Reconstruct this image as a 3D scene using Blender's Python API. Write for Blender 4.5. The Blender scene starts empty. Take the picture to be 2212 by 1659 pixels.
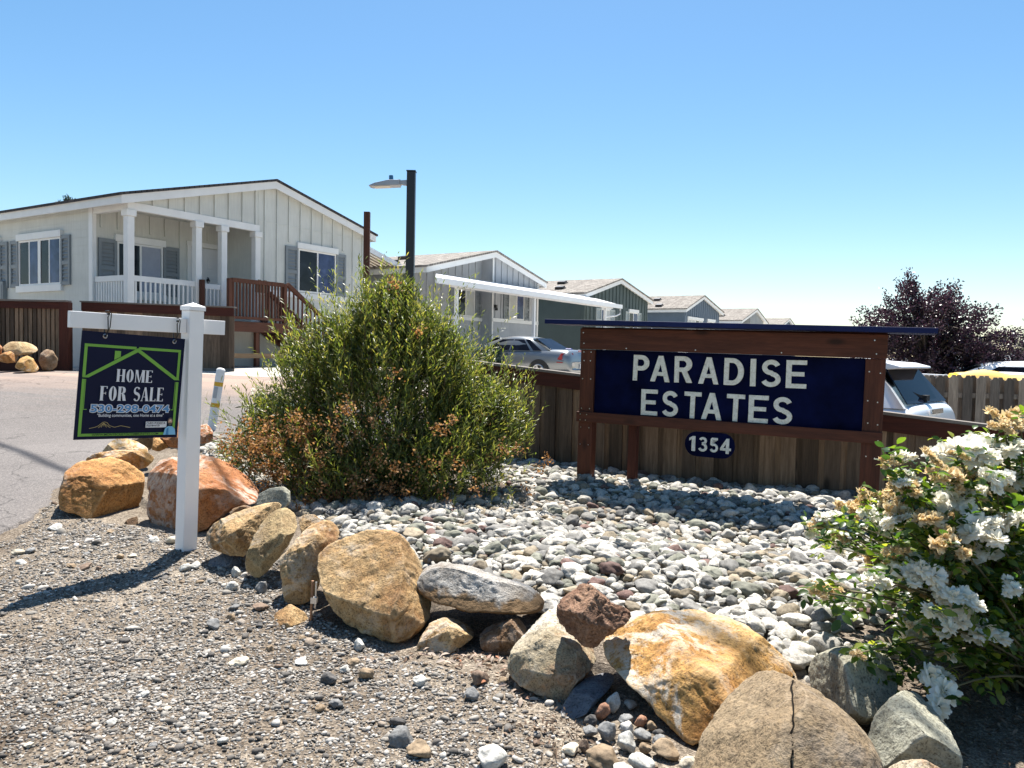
import bpy, bmesh, math, random
import numpy as np
from mathutils import Vector, Matrix, noise
from mathutils.geometry import tessellate_polygon
R = math.radians
scene = bpy.context.scene
C = scene.collection
random.seed(7); np.random.seed(7)

# ------------------------------------------------------------------ camera, sky, sun, exposure
FPX, CZ = 1662.0, 1.35                      # focal length in px of a 2212 px wide frame; eye height
cam_d = bpy.data.cameras.new('camera'); cam = bpy.data.objects.new('camera', cam_d); C.objects.link(cam)
cam_d.sensor_width = 36; cam_d.lens = 36*FPX/2212; cam_d.clip_end = 5000; cam_d.clip_start = .05
CAMR = Matrix.Rotation(R(87.5), 3, 'X') @ Matrix.Rotation(R(1.15), 3, 'Z')
cam.matrix_world = Matrix.Translation((0, 0, CZ)) @ CAMR.to_4x4()
scene.camera = cam
SUN_EL, SUN_AZ = R(64), R(5)               # azimuth measured from +Y towards +X
sd = Vector((math.sin(SUN_AZ)*math.cos(SUN_EL), math.cos(SUN_AZ)*math.cos(SUN_EL), math.sin(SUN_EL)))
sun_d = bpy.data.lights.new('sun', 'SUN'); sun_d.energy = 5.0; sun_d.angle = R(.53); sun_d.color = (1, .955, .89)
sun = bpy.data.objects.new('sun', sun_d); C.objects.link(sun)
sun.rotation_euler = (-sd).to_track_quat('-Z', 'Y').to_euler(); sun.location = (0, 5, 30)
w = bpy.data.worlds.new('World'); scene.world = w; w.use_nodes = True
nt = w.node_tree
sky = nt.nodes.new('ShaderNodeTexSky'); sky.sky_type = 'NISHITA'; sky.sun_disc = False
sky.sun_elevation = SUN_EL; sky.sun_rotation = SUN_AZ; sky.air_density = 1.0; sky.dust_density = .5; sky.ozone_density = 1.0; sky.altitude = 300
hsv = nt.nodes.new('ShaderNodeHueSaturation'); hsv.inputs['Saturation'].default_value = 1.25; hsv.inputs["Hue"].default_value = .493
nt.links.new(sky.outputs[0], hsv.inputs['Color']); nt.links.new(hsv.outputs[0], nt.nodes['Background'].inputs[0]); nt.nodes['Background'].inputs[1].default_value = .063
scene.view_settings.view_transform = 'Standard'; scene.view_settings.look = 'None'
scene.view_settings.exposure = 1.38; scene.view_settings.gamma = 1
scene.cycles.max_bounces = 6; scene.cycles.transparent_max_bounces = 8
scene.cycles.use_denoising = True

# ------------------------------------------------------------------ photogrammetry helpers (pixels of the 2212x1659 view)
CAMP = Vector((0, 0, CZ))
def ray(x, y): return CAMR @ Vector(((x-1106)/FPX, -(y-829.5)/FPX, -1))
def gp(x, y, z=0): d = ray(x, y); return CAMP + d*((z-CZ)/d.z)
def dp(x, y, Y): d = ray(x, y); return CAMP + d*(Y/d.y)

# ------------------------------------------------------------------ object helpers
def tag(o, label=None, cat=None, group=None, kind=None):
    if label: o['label'] = label
    if cat: o['category'] = cat
    if group: o['group'] = group
    if kind: o['kind'] = kind
    return o
def thing(name, label, cat, loc=(0, 0, 0), rot=(0, 0, 0), group=None):
    o = bpy.data.objects.new(name, None); C.objects.link(o); o.location = loc; o.rotation_euler = rot
    o.empty_display_size = .1
    return tag(o, label, cat, group)
class MB:
    def __init__(s): s.v = []; s.f = []; s.m = []; s.mi = 0
    def add(s, vs, fs):
        n = len(s.v); s.v += [tuple(v) for v in vs]; s.f += [tuple(i+n for i in f) for f in fs]; s.m += [s.mi]*len(fs); return s
    def box(s, x0, x1, y0, y1, z0, z1, M=None):
        vs = [Vector((x, y, z)) for x in (x0, x1) for y in (y0, y1) for z in (z0, z1)]
        if M is not None: vs = [M @ v for v in vs]
        return s.add(vs, [(0, 1, 3, 2), (4, 6, 7, 5), (0, 4, 5, 1), (2, 3, 7, 6), (0, 2, 6, 4), (1, 5, 7, 3)])
    def prism(s, poly, y0, y1, M=None):            # polygon in x,z extruded along y (counter clockwise seen from -y)
        n = len(poly)
        vs = [Vector((p[0], y0, p[1])) for p in poly] + [Vector((p[0], y1, p[1])) for p in poly]
        if M is not None: vs = [M @ v for v in vs]
        fs = [tuple(range(n)), tuple(range(2*n-1, n-1, -1))] + [((i+1) % n, i, i+n, (i+1) % n+n) for i in range(n)]
        return s.add(vs, fs)
    def beam(s, a, b, wx, wz, up=(0, 0, 1)):       # rectangular bar from a to b
        a, b = Vector(a), Vector(b); d = (b-a).normalized(); sd_ = d.cross(Vector(up))
        if sd_.length < 1e-4: sd_ = Vector((1, 0, 0))
        sd_.normalize(); u = sd_.cross(d)
        vs = [p+sd_*i*wx/2+u*j*wz/2 for p in (a, b) for i, j in ((-1, -1), (1, -1), (1, 1), (-1, 1))]
        return s.add(vs, [(3, 2, 1, 0), (4, 5, 6, 7), (0, 1, 5, 4), (1, 2, 6, 5), (2, 3, 7, 6), (3, 0, 4, 7)])
    def tube(s, pts, r, n=8, caps=True):
        pts = [Vector(p) for p in pts]; rs = r if isinstance(r, (list, tuple)) else [r]*len(pts)
        rings = []
        for i, p in enumerate(pts):
            d = (pts[min(i+1, len(pts)-1)]-pts[max(i-1, 0)]).normalized()
            a = d.cross(Vector((0, 0, 1)) if abs(d.z) < .95 else Vector((1, 0, 0))).normalized(); b = d.cross(a)
            rings.append([p+(a*math.cos(k*2*math.pi/n)+b*math.sin(k*2*math.pi/n))*rs[i] for k in range(n)])
        fs = [(i*n+k, i*n+(k+1) % n, (i+1)*n+(k+1) % n, (i+1)*n+k) for i in range(len(pts)-1) for k in range(n)]
        if caps: fs += [tuple(range(n-1, -1, -1)), tuple((len(pts)-1)*n+k for k in range(n))]
        return s.add([v for r_ in rings for v in r_], fs)
    def flat(s, poly, y=0, rev=False):             # one flat printed face in x,z at depth y, facing -y
        tri = tessellate_polygon([[Vector((p[0], p[1], 0)) for p in poly]])
        vs = [(p[0], y, p[1]) for p in poly]; fs = []
        for t in tri:
            a, b, c = (Vector((poly[i][0], poly[i][1])) for i in t)
            cr = (b-a).x*(c-a).y-(b-a).y*(c-a).x
            fs.append(tuple(t) if cr > 0 else tuple(reversed(t)))
        return s.add(vs, fs)
    def build(s, name, mat, parent=None, smooth=False, bevel=0, loc=None):
        me = bpy.data.meshes.new(name); me.from_pydata(s.v, [], s.f)
        for m in (mat if isinstance(mat, (list, tuple)) else [mat]): me.materials.append(m)
        if any(s.m): me.polygons.foreach_set('material_index', s.m)
        if smooth: me.polygons.foreach_set('use_smooth', [True]*len(me.polygons))
        me.update()
        o = bpy.data.objects.new(name, me); C.objects.link(o)
        if parent: o.parent = parent
        if loc is not None: o.location = loc
        if bevel:
            b = o.modifiers.new('bevel', 'BEVEL'); b.width = bevel; b.segments = 2; b.limit_method = 'ANGLE'; b.angle_limit = R(40)
        return o
def mesh_np(name, V, F, mat, parent=None, smooth=False, mats=None):
    """V (n,3), F (m,k) numpy"""
    me = bpy.data.meshes.new(name); k = F.shape[1]
    me.vertices.add(len(V)); me.vertices.foreach_set('co', np.ascontiguousarray(V, dtype=np.float32).ravel())
    me.loops.add(F.size); me.loops.foreach_set('vertex_index', np.ascontiguousarray(F, dtype=np.int32).ravel())
    me.polygons.add(len(F)); me.polygons.foreach_set('loop_start', np.arange(0, F.size, k, dtype=np.int32))
    if smooth: me.polygons.foreach_set('use_smooth', np.ones(len(F), dtype=bool))
    for m in (mat if isinstance(mat, (list, tuple)) else [mat]): me.materials.append(m)
    if mats is not None: me.polygons.foreach_set('material_index', mats.astype(np.int32))
    me.update(calc_edges=True); me.validate()
    o = bpy.data.objects.new(name, me); C.objects.link(o)
    if parent: o.parent = parent
    return o

# ------------------------------------------------------------------ materials
def mat(name): 
    m = bpy.data.materials.new(name); m.use_nodes = True; t = m.node_tree
    return m, t, t.nodes['Principled BSDF']
def nd(t, typ, **kw):
    n = t.nodes.new('ShaderNode'+typ)
    for k, v in kw.items():
        if k in n.inputs: n.inputs[k].default_value = v
        else: setattr(n, k, v)
    return n
def ramp(t, stops, fac=None, interp='LINEAR'):
    r = t.nodes.new('ShaderNodeValToRGB'); r.color_ramp.interpolation = interp; e = r.color_ramp.elements
    while len(e) < len(stops): e.new(.5)
    for i, (p, c) in enumerate(stops): e[i].position = p; e[i].color = (*c, 1) if len(c) == 3 else c
    if fac is not None: t.links.new(fac, r.inputs[0])
    return r
def mix(t, a, b, fac, mode='MIX'):
    m = t.nodes.new('ShaderNodeMix'); m.data_type = 'RGBA'; m.blend_type = mode
    for s, v in ((0, fac), (6, a), (7, b)):
        if hasattr(v, 'is_output') or hasattr(v, 'links'): t.links.new(v, m.inputs[s])
        elif s == 0: m.inputs[0].default_value = v
        else: m.inputs[s].default_value = (*v, 1)
    return m.outputs[2]
def obco(t, scale=(1, 1, 1), rnd=True):
    """object coordinates, shifted at random from object to object"""
    tc = nd(t, 'TexCoord'); mp = nd(t, 'Mapping'); mp.inputs['Scale'].default_value = scale
    t.links.new(tc.outputs['Object'], mp.inputs[0])
    if rnd:
        oi = nd(t, 'ObjectInfo'); mu = nd(t, 'Math', operation='MULTIPLY'); mu.inputs[1].default_value = 37.0
        t.links.new(oi.outputs['Random'], mu.inputs[0]); t.links.new(mu.outputs[0], mp.inputs['Location'])
    return mp.outputs[0]
def noi(t, co, scale, detail=6, rough=.6, dist=0):
    n = nd(t, 'TexNoise', Scale=scale, Detail=detail, Roughness=rough, Distortion=dist); t.links.new(co, n.inputs['Vector']); return n.outputs[0]
def bump(t, p, h, strength, dist=.01, prev=None):
    b = nd(t, 'Bump', Strength=strength, Distance=dist); t.links.new(h, b.inputs['Height'])
    t.links.new(b.outputs[0], p.inputs['Normal']); return b
def paint(name, col, rough=.5, var=.08, metal=0, spec=.5, bstr=.15, bscale=60, coat=0):
    m, t, p = mat(name); co = obco(t); n = noi(t, co, 3, 5)
    c0 = tuple(c*(1-var) for c in col); c1 = tuple(min(1, c*(1+var)) for c in col)
    r = ramp(t, [(.3, c0), (.7, c1)], n); t.links.new(r.outputs[0], p.inputs['Base Color'])
    p.inputs['Roughness'].default_value = rough; p.inputs['Metallic'].default_value = metal
    p.inputs['Specular IOR Level'].default_value = spec; p.inputs['Coat Weight'].default_value = coat
    if bstr: bump(t, p, noi(t, co, bscale, 4), bstr, .002)
    return m
def wood(name, c0, c1, axis=0, grain=1.0, knots=True, rough=.75, knot_col=None, island=False):
    m, t, p = mat(name); sc = [14, 14, 14]; sc[axis] = .9
    co = obco(t, tuple(s*grain for s in sc))
    if island:
        g = nd(t, 'NewGeometry'); ad = nd(t, 'VectorMath', operation='ADD'); mu = nd(t, 'Math', operation='MULTIPLY'); mu.inputs[1].default_value = 53
        t.links.new(g.outputs['Random Per Island'], mu.inputs[0]); t.links.new(co, ad.inputs[0]); t.links.new(mu.outputs[0], ad.inputs[1]); co = ad.outputs[0]
    a = noi(t, co, 1.6, 8, .65, .6); b = noi(t, co, 7, 4, .7)
    r1 = ramp(t, [(.28, c0), (.72, c1)], a); dark = tuple(c*.45 for c in c0)
    r2 = ramp(t, [(.35, (1, 1, 1)), (.62, (.62, .6, .58))], b)
    col = mix(t, r1.outputs[0], r2.outputs[0], .75, 'MULTIPLY')
    if knots:
        sk = [3.2, 3.2, 3.2]; sk[axis] = 1.3; ck = obco(t, tuple(sk))
        if island:
            ad2 = nd(t, 'VectorMath', operation='ADD'); t.links.new(ck, ad2.inputs[0]); t.links.new(mu.outputs[0], ad2.inputs[1]); ck = ad2.outputs[0]
        vo = nd(t, 'TexVoronoi', Scale=1.0); t.links.new(ck, vo.inputs['Vector'])
        rk = ramp(t, [(.05, (1, 1, 1)), (.13, (0, 0, 0))], vo.outputs['Distance'])
        col = mix(t, col, knot_col or dark, rk.outputs[0])
    if island:
        ri = ramp(t, [(0, (.42, .40, .38)), (.5, (.95, .92, .88)), (1, (1.55, 1.45, 1.30))], g.outputs['Random Per Island'])
        col = mix(t, col, ri.outputs[0], 1, 'MULTIPLY')
    t.links.new(col, p.inputs['Base Color']); p.inputs['Roughness'].default_value = rough; p.inputs['Specular IOR Level'].default_value = .3
    bump(t, p, a, .35, .004); return m
def rock(name, base, light, dark, vein=.3, scale=2.5, veincol=(.62, .58, .52), pits=.3, graypatch=None, rough=.85, cov=.46):
    m, t, p = mat(name); co = obco(t)
    n1 = noi(t, co, scale, 8, .62, .4); n2 = noi(t, co, scale*9, 6, .7); n3 = noi(t, co, scale*45, 3, .6)
    r1 = ramp(t, [(.3, dark), (.48, base), (.68, light)], n1)
    r2 = ramp(t, [(.28, (.42, .39, .36)), (.5, (1, 1, 1)), (.72, (1.22, 1.18, 1.12))], n2)
    col = mix(t, r1.outputs[0], r2.outputs[0], .8, 'MULTIPLY')
    r3 = ramp(t, [(.36, (.34, .30, .27)), (.47, (1, 1, 1)), (.68, (1.18, 1.16, 1.12))], n3); col = mix(t, col, r3.outputs[0], .85, 'MULTIPLY')
    if vein:
        nv = noi(t, co, scale*1.1, 9, .74, .5); rv = ramp(t, [(.45, (0, 0, 0)), (.5, (1, 1, 1)), (.56, (0, 0, 0))], nv)
        nm = noi(t, co, scale*.8, 5); rm = ramp(t, [(cov, (0, 0, 0)), (cov+.14, (1, 1, 1))], nm)
        mm = nd(t, 'Math', operation='MULTIPLY'); t.links.new(rv.outputs[0], mm.inputs[0]); t.links.new(rm.outputs[0], mm.inputs[1])
        m2 = nd(t, 'Math', operation='MULTIPLY'); t.links.new(mm.outputs[0], m2.inputs[0]); m2.inputs[1].default_value = vein
        col = mix(t, col, veincol, m2.outputs[0])
    if graypatch:
        ng = noi(t, co, scale*.7, 5, .6, .5); rg = ramp(t, [(.56, (0, 0, 0)), (.62, (1, 1, 1))], ng); col = mix(t, col, graypatch, rg.outputs[0])
    ge = nd(t, 'NewGeometry'); rp = ramp(t, [(.50, (0, 0, 0)), (.57, (1, 1, 1))], ge.outputs['Pointiness']); mw = nd(t, 'Math', operation='MULTIPLY'); t.links.new(rp.outputs[0], mw.inputs[0]); t.links.new(n2, mw.inputs[1]); col = mix(t, col, tuple(min(1, c*1.35+.05) for c in light), mw.outputs[0])
    t.links.new(col, p.inputs['Base Color']); p.inputs['Roughness'].default_value = rough; p.inputs['Specular IOR Level'].default_value = .3
    b1 = bump(t, p, n2, .7, .025); b2 = nd(t, 'Bump', Strength=pits, Distance=.006); t.links.new(n3, b2.inputs['Height']); t.links.new(b1.outputs[0], b2.inputs['Normal'])
    t.links.new(b2.outputs[0], p.inputs['Normal']); return m
def pebble(name, stops, island=True, speck=.5, scale=40):
    m, t, p = mat(name); co = obco(t, rnd=False)
    if island: g = nd(t, 'NewGeometry'); rnd = g.outputs['Random Per Island']
    else: g = nd(t, 'ObjectInfo'); rnd = g.outputs['Random']
    r = ramp(t, stops, rnd); mu = nd(t, 'Math', operation='MULTIPLY'); mu.inputs[1].default_value = 91
    t.links.new(rnd, mu.inputs[0]); ad = nd(t, 'VectorMath', operation='ADD'); t.links.new(co, ad.inputs[0]); t.links.new(mu.outputs[0], ad.inputs[1])
    n = noi(t, ad.outputs[0], scale, 5, .7); n2 = noi(t, ad.outputs[0], scale*.25, 4, .6, .8)
    r2 = ramp(t, [(.33, (.4, .39, .38)), (.5, (1, 1, 1)), (.7, (1.2, 1.2, 1.2))], n); r3 = ramp(t, [(.35, (.62, .6, .58)), (.55, (1.05, 1.05, 1.05))], n2)
    col = mix(t, r.outputs[0], r2.outputs[0], speck, 'MULTIPLY'); col = mix(t, col, r3.outputs[0], .8, 'MULTIPLY')
    t.links.new(col, p.inputs['Base Color']); p.inputs['Roughness'].default_value = .8; p.inputs['Specular IOR Level'].default_value = .3
    bump(t, p, n, .5, .004); return m
def leafmat(name, stops, trans=.45, rough=.5, spec=.4):
    m, t, p = mat(name); g = nd(t, 'NewGeometry'); r = ramp(t, stops, g.outputs['Random Per Island'])
    t.links.new(r.outputs[0], p.inputs['Base Color']); p.inputs['Roughness'].default_value = rough; p.inputs['Specular IOR Level'].default_value = spec
    tr = nd(t, 'BsdfTranslucent'); hs = nd(t, 'HueSaturation', Saturation=1.15, Value=1.5); t.links.new(r.outputs[0], hs.inputs['Color']); t.links.new(hs.outputs[0], tr.inputs[0])
    mx = nd(t, 'MixShader'); mx.inputs[0].default_value = trans
    t.links.new(p.outputs[0], mx.inputs[1]); t.links.new(tr.outputs[0], mx.inputs[2]); t.links.new(mx.outputs[0], t.nodes['Material Output'].inputs[0]); return m
def glassmat(name, col=(.012, .015, .02), rough=.03):
    m, t, p = mat(name); co = obco(t); n = noi(t, co, 2.0, 3, .5, .8)
    r = ramp(t, [(.4, col), (.7, tuple(c*2.2 for c in col))], n); t.links.new(r.outputs[0], p.inputs['Base Color'])
    p.inputs['Roughness'].default_value = rough; p.inputs['Specular IOR Level'].default_value = .22; return m
def siding(name, col, rough=.65):
    m, t, p = mat(name); co = obco(t, (1, 1, 1)); n = noi(t, co, 1.2, 6, .6)
    cs = obco(t, (22, 22, .8)); g = noi(t, cs, 2.2, 6, .7)
    r = ramp(t, [(.3, tuple(c*.9 for c in col)), (.7, tuple(min(1, c*1.06) for c in col))], n)
    r2 = ramp(t, [(.35, (.86, .86, .86)), (.6, (1.03, 1.03, 1.03))], g); col_ = mix(t, r.outputs[0], r2.outputs[0], .7, 'MULTIPLY')
    t.links.new(col_, p.inputs['Base Color']); p.inputs['Roughness'].default_value = rough; p.inputs['Specular IOR Level'].default_value = .3
    bump(t, p, g, .3, .003); return m
def shingle(name, c0, c1):
    m, t, p = mat(name); co = obco(t); bt = nd(t, 'TexBrick', Scale=1.0); t.links.new(co, bt.inputs['Vector'])
    bt.inputs['Color1'].default_value = (*c0, 1); bt.inputs['Color2'].default_value = (*c1, 1); bt.inputs['Mortar'].default_value = (*[c*.4 for c in c0], 1)
    bt.inputs['Mortar Size'].default_value = .012; bt.inputs['Brick Width'].default_value = .3; bt.inputs['Row Height'].default_value = .14; bt.offset = .4
    # courses run along the eaves: rotate so rows follow the slope
    mp = nd(t, 'Mapping'); mp.inputs['Rotation'].default_value = (0, 0, R(90)); t.links.new(co, mp.inputs[0]); t.links.new(mp.outputs[0], bt.inputs['Vector'])
    n = noi(t, co, 5, 6, .7); r = ramp(t, [(.3, (.6, .6, .6)), (.7, (1.25, 1.22, 1.2))], n)
    t.links.new(mix(t, bt.outputs[0], r.outputs[0], 1, 'MULTIPLY'), p.inputs['Base Color']); p.inputs['Roughness'].default_value = .95; p.inputs['Specular IOR Level'].default_value = .15
    bump(t, p, bt.outputs['Fac'], .4, .01); return m

M = {}
M['white_vinyl'] = paint('white_vinyl', (.84, .82, .80), .35, .03, bstr=.03)
M['white_trim'] = paint('white_trim', (.74, .74, .72), .5, .05)
M['navy'] = paint('navy_paint', (.0022, .0042, .027), .7, .55, spec=.05)
M['navy_cap'] = paint('navy_cap', (.006, .013, .070), .6, .2, spec=.2)
M['letter'] = None
M['redwood_h'] = wood('redwood_h', (.060, .017, .008), (.135, .040, .019), 0, rough=.65)
M['redwood_v'] = wood('redwood_v', (.060, .017, .008), (.135, .040, .019), 2, rough=.65)
M['fence_grey'] = wood('weathered_board', (.105, .074, .050), (.27, .20, .145), 2, island=True)
M['fence_pale'] = wood('weathered_pale', (.17, .140, .112), (.37, .315, .258), 2, island=True)
M['cap_grey'] = wood('grey_cap_board', (.13, .11, .095), (.26, .23, .20), 0, knots=False)
M['stain_h'] = wood('red_stained_rail', (.045, .012, .007), (.095, .024, .014), 0, knots=False)
M['stain_v'] = wood('red_stained_post', (.050, .014, .008), (.105, .028, .016), 2, knots=False)
M['deck_v'] = wood('deck_stain_v', (.065, .025, .015), (.15, .06, .036), 2, knots=False)
M['deck_h'] = wood('deck_stain_h', (.065, .025, .015), (.15, .06, .036), 0, knots=False)
M['raw_wood'] = wood('raw_lumber', (.28, .17, .09), (.42, .28, .16), 0, knots=False)
M['black_metal'] = paint('black_metal', (.012, .012, .014), .4, .1)
M['grey_metal'] = paint('grey_metal', (.36, .37, .39), .45, .06, metal=.3)
M['steel'] = paint('steel', (.55, .55, .56), .3, .05, metal=.9)
M['rust'] = paint('rusty_steel', (.30, .17, .10), .55, .4, metal=.5)
M['lens'] = paint('lamp_lens', (.62, .58, .48), .4, .04)
M['photocell'] = paint('photocell_blue', (.03, .12, .24), .4, .05)
M['glass'] = glassmat('window_glass'); M['car_glass'] = glassmat('car_glass', (.006, .008, .014), .05); M['car_glass'].node_tree.nodes['Principled BSDF'].inputs['IOR'].default_value = 1.18; M['glass_blue'] = glassmat('glass_blind_blue', (.035, .05, .10), .05)
M['curtain'] = paint('curtain', (.30, .33, .40), .6, .1, bstr=0)
M['blind'] = paint('blind', (.42, .44, .42), .6, .1, bstr=0)
M['shutter1'] = paint('shutter_grey', (.20, .225, .24), .6, .05)
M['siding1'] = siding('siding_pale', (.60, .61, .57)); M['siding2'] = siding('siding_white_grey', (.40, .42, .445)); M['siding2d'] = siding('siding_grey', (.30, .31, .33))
M['siding3'] = siding('siding_green', (.068, .095, .093)); M['siding4'] = siding('siding_blue', (.115, .155, .205)); M['siding5'] = siding('siding_grey5', (.33, .35, .36))
M['roof1'] = shingle('shingle_dark', (.05, .05, .055), (.085, .08, .08)); M['roof2'] = shingle('shingle_taupe', (.21, .19, .17), (.33, .31, .28))
M['awning'] = paint('white_aluminium', (.78, .79, .80), .35, .03); M['awning_beige'] = paint('beige_aluminium', (.55, .48, .38), .45, .04)
M['door'] = paint('door_white', (.62, .63, .64), .45, .03)
M['rubber'] = paint('rubber', (.02, .02, .02), .8, .1); M['rim'] = paint('alloy_rim', (.5, .5, .5), .3, .05, metal=.8)
M['car_silver'] = paint('silver_paint', (.21, .225, .235), .28, .02, metal=.55, bstr=0, coat=.6); M['car_white'] = paint('white_car_paint', (.84, .84, .85), .3, .01, bstr=0, coat=.25)
M['taillight'] = paint('taillight', (.25, .008, .012), .15, .05, bstr=0); M['chrome'] = paint('chrome', (.7, .7, .7), .12, .02, metal=1, bstr=0)
M['plate'] = paint('plate', (.75, .77, .82), .4, .03)
M['blue_plastic'] = paint('blue_plastic', (.01, .025, .30), .4, .1); M['green_metal'] = paint('green_metal', (.012, .06, .045), .5, .15)
M['yellow'] = paint('yellow_paint', (.62, .33, .01), .55, .1); M['yellow_cloth'] = leafmat('yellow_canvas', [(0, (.78, .62, .22)), (1, (.84, .72, .36))], .5)
M['grey_shed'] = paint('grey_shed', (.28, .29, .31), .6, .08)
M['bark'] = wood('bark', (.06, .045, .035), (.14, .11, .085), 2, knots=False); M['twig'] = paint('twig', (.11, .075, .04), .8, .3); M['rose_cane'] = paint('rose_cane', (.10, .085, .035), .7, .4)
M['zip'] = paint('zip_tie', (.008, .008, .008), .4, .1)
# ------------------------------------------------------------------ terrain
HP = np.array([(-2, -3, 0), (2, -3, 0), (0, 2, 0), (3, 3, 0), (-2.6, 3.6, .0), (-2.1, 5, 0), (.7, 3.6, 0), (2.2, 5, -.02), (.7, 8.1, 0), (3.2, 6.6, -.02), (1.9, 7.3, -.01), (-1.2, 6.7, 0), (-1.2, 8.5, .05),
  (-3.6, 5.6, .0), (-4.5, 7.6, .02), (-6, 9.3, .06), (-3.3, 9.2, .12), (-7, 4, -.05), (-12, 8, .05), (-12.5, 16, .62), (-9, 16, .74), (-6, 16.6, .80), (-4.9, 15.8, .70), (-6.5, 20, .80), (-4.5, 24, .75), (-9, 18, .78), (-14, 22, .7), (-20, 30, .8),
  (-1, 14, .48), (0, 18, .5), (1, 25, .40), (3, 28, .40), (-1, 31, .45), (2.5, 10, -.05), (5, 9.5, -.32), (7, 12, -.4), (8, 14, -.3), (12, 18, -.3), (8, 28, .3), (9, 40, .4), (16, 52, .4), (25, 65, .35), (20, 30, -.2), (30, 30, -.4), (6, 5, -.15), (10, 4, -.4),
  (60, 60, -1), (-40, 10, .5), (0, -30, 0), (-60, 100, 1), (80, 160, -1), (60, 0, -1), (0, 300, -1), (400, 200, -3), (-400, 200, 0)], float)
def hgt(x, y):
    x = np.asarray(x, float); y = np.asarray(y, float)
    d2 = (x[..., None]-HP[:, 0])**2+(y[..., None]-HP[:, 1])**2
    wt = 1/(d2+.6)**1.7
    return (wt*HP[:, 2]).sum(-1)/wt.sum(-1)-.18*np.exp(-((y-6.05-.25*(1.6-x))/.75)**2-((x-1.7)/1.25)**2)
def gz(x, y): return float(hgt(x, y))
def axis(lo, hi, c0, c1, step, grow=1.13):
    a = list(np.arange(c0, c1+1e-6, step)); s = step; v = c1
    while v < hi: s *= grow; v += s; a.append(v)
    s = step; v = c0; b = []
    while v > lo: s *= grow; v -= s; b.append(v)
    return np.array(b[::-1]+a)
def vnoise(x, y, sc, seed=0): return np.array([noise.noise((a*sc, b*sc, seed)) for a, b in zip(x.ravel(), y.ravel())]).reshape(x.shape)
def ground_mat():
    m, t, p = mat('ground_gravel'); tc = nd(t, 'TexCoord'); co = tc.outputs['Object']
    big = noi(t, co, .55, 5, .6); med = noi(t, co, 5, 6, .65); fine = noi(t, co, 70, 4, .7)
    v1 = nd(t, 'TexVoronoi', Scale=95.0); t.links.new(co, v1.inputs['Vector']); v2 = nd(t, 'TexVoronoi', Scale=210.0); t.links.new(co, v2.inputs['Vector'])
    soil = ramp(t, [(.35, (.085, .067, .051)), (.6, (.185, .160, .130))], big)
    sp = ramp(t, [(.0, (.35, .32, .29)), (.35, (.9, .88, .85)), (.7, (1.5, 1.48, 1.45)), (1, (2.2, 2.2, 2.15))], v1.outputs['Color']); s2 = ramp(t, [(0, (.5, .48, .46)), (.6, (1, 1, 1)), (1, (1.9, 1.9, 1.85))], v2.outputs['Color'])
    c = mix(t, soil.outputs[0], sp.outputs[0], .8, 'MULTIPLY'); c = mix(t, c, s2.outputs[0], .7, 'MULTIPLY')
    r = ramp(t, [(.35, (.7, .66, .62)), (.65, (1.2, 1.2, 1.2))], med); c = mix(t, c, r.outputs[0], .8, 'MULTIPLY')
    # pale crushed stone strip by the far fences and house yards
    sx = nd(t, 'SeparateXYZ'); t.links.new(co, sx.inputs[0]); far = nd(t, 'MapRange'); t.links.new(sx.outputs[1], far.inputs[0])
    far.inputs[1].default_value = 14.5; far.inputs[2].default_value = 15.5
    pale = ramp(t, [(.3, (.30, .27, .23)), (.7, (.62, .58, .52))], fine); c = mix(t, c, pale.outputs[0], far.outputs[0])
    t.links.new(c, p.inputs['Base Color']); p.inputs['Roughness'].default_value = .95; p.inputs['Specular IOR Level'].default_value = .15
    b1 = bump(t, p, v1.outputs['Distance'], .7, .012); b2 = nd(t, 'Bump', Strength=.5, Distance=.006); t.links.new(fine, b2.inputs['Height']); t.links.new(b1.outputs[0], b2.inputs['Normal']); t.links.new(b2.outputs[0], p.inputs['Normal'])
    return m
def grid_obj(name, xs, ys, zf, m, kind='structure', keep=None):
    X, Y = np.meshgrid(xs, ys); Z = zf(X, Y); V = np.stack([X, Y, Z], -1).reshape(-1, 3); nx = len(xs)
    i, j = np.meshgrid(np.arange(len(xs)-1), np.arange(len(ys)-1)); q = (j*nx+i).ravel(); F = np.stack([q, q+1, q+nx+1, q+nx], 1)
    if keep is not None:
        cx = (xs[:-1]+xs[1:])/2; cy = (ys[:-1]+ys[1:])/2; KX, KY = np.meshgrid(cx, cy); F = F[keep(KX, KY).ravel()]
    o = mesh_np(name, V, F, m, smooth=True); return tag(o, kind=kind)
def zground(X, Y):
    z = hgt(X, Y)
    near = (np.abs(X) < 9) & (Y < 13) & (Y > 0)
    n = np.zeros_like(z); xx, yy = X[near], Y[near]
    n[near] = .022*vnoise(xx, yy, 1.3)+.012*vnoise(xx, yy, 4.5, 3)+.006*vnoise(xx, yy, 13, 5)
    return z+n
ground = grid_obj('ground', axis(-900, 900, -4.6, 4.2, .07), axis(-40, 2500, 1.4, 8.4, .07), zground, ground_mat())
ground['label'] = 'gravelly earth of the roadside and the lots behind'
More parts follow.
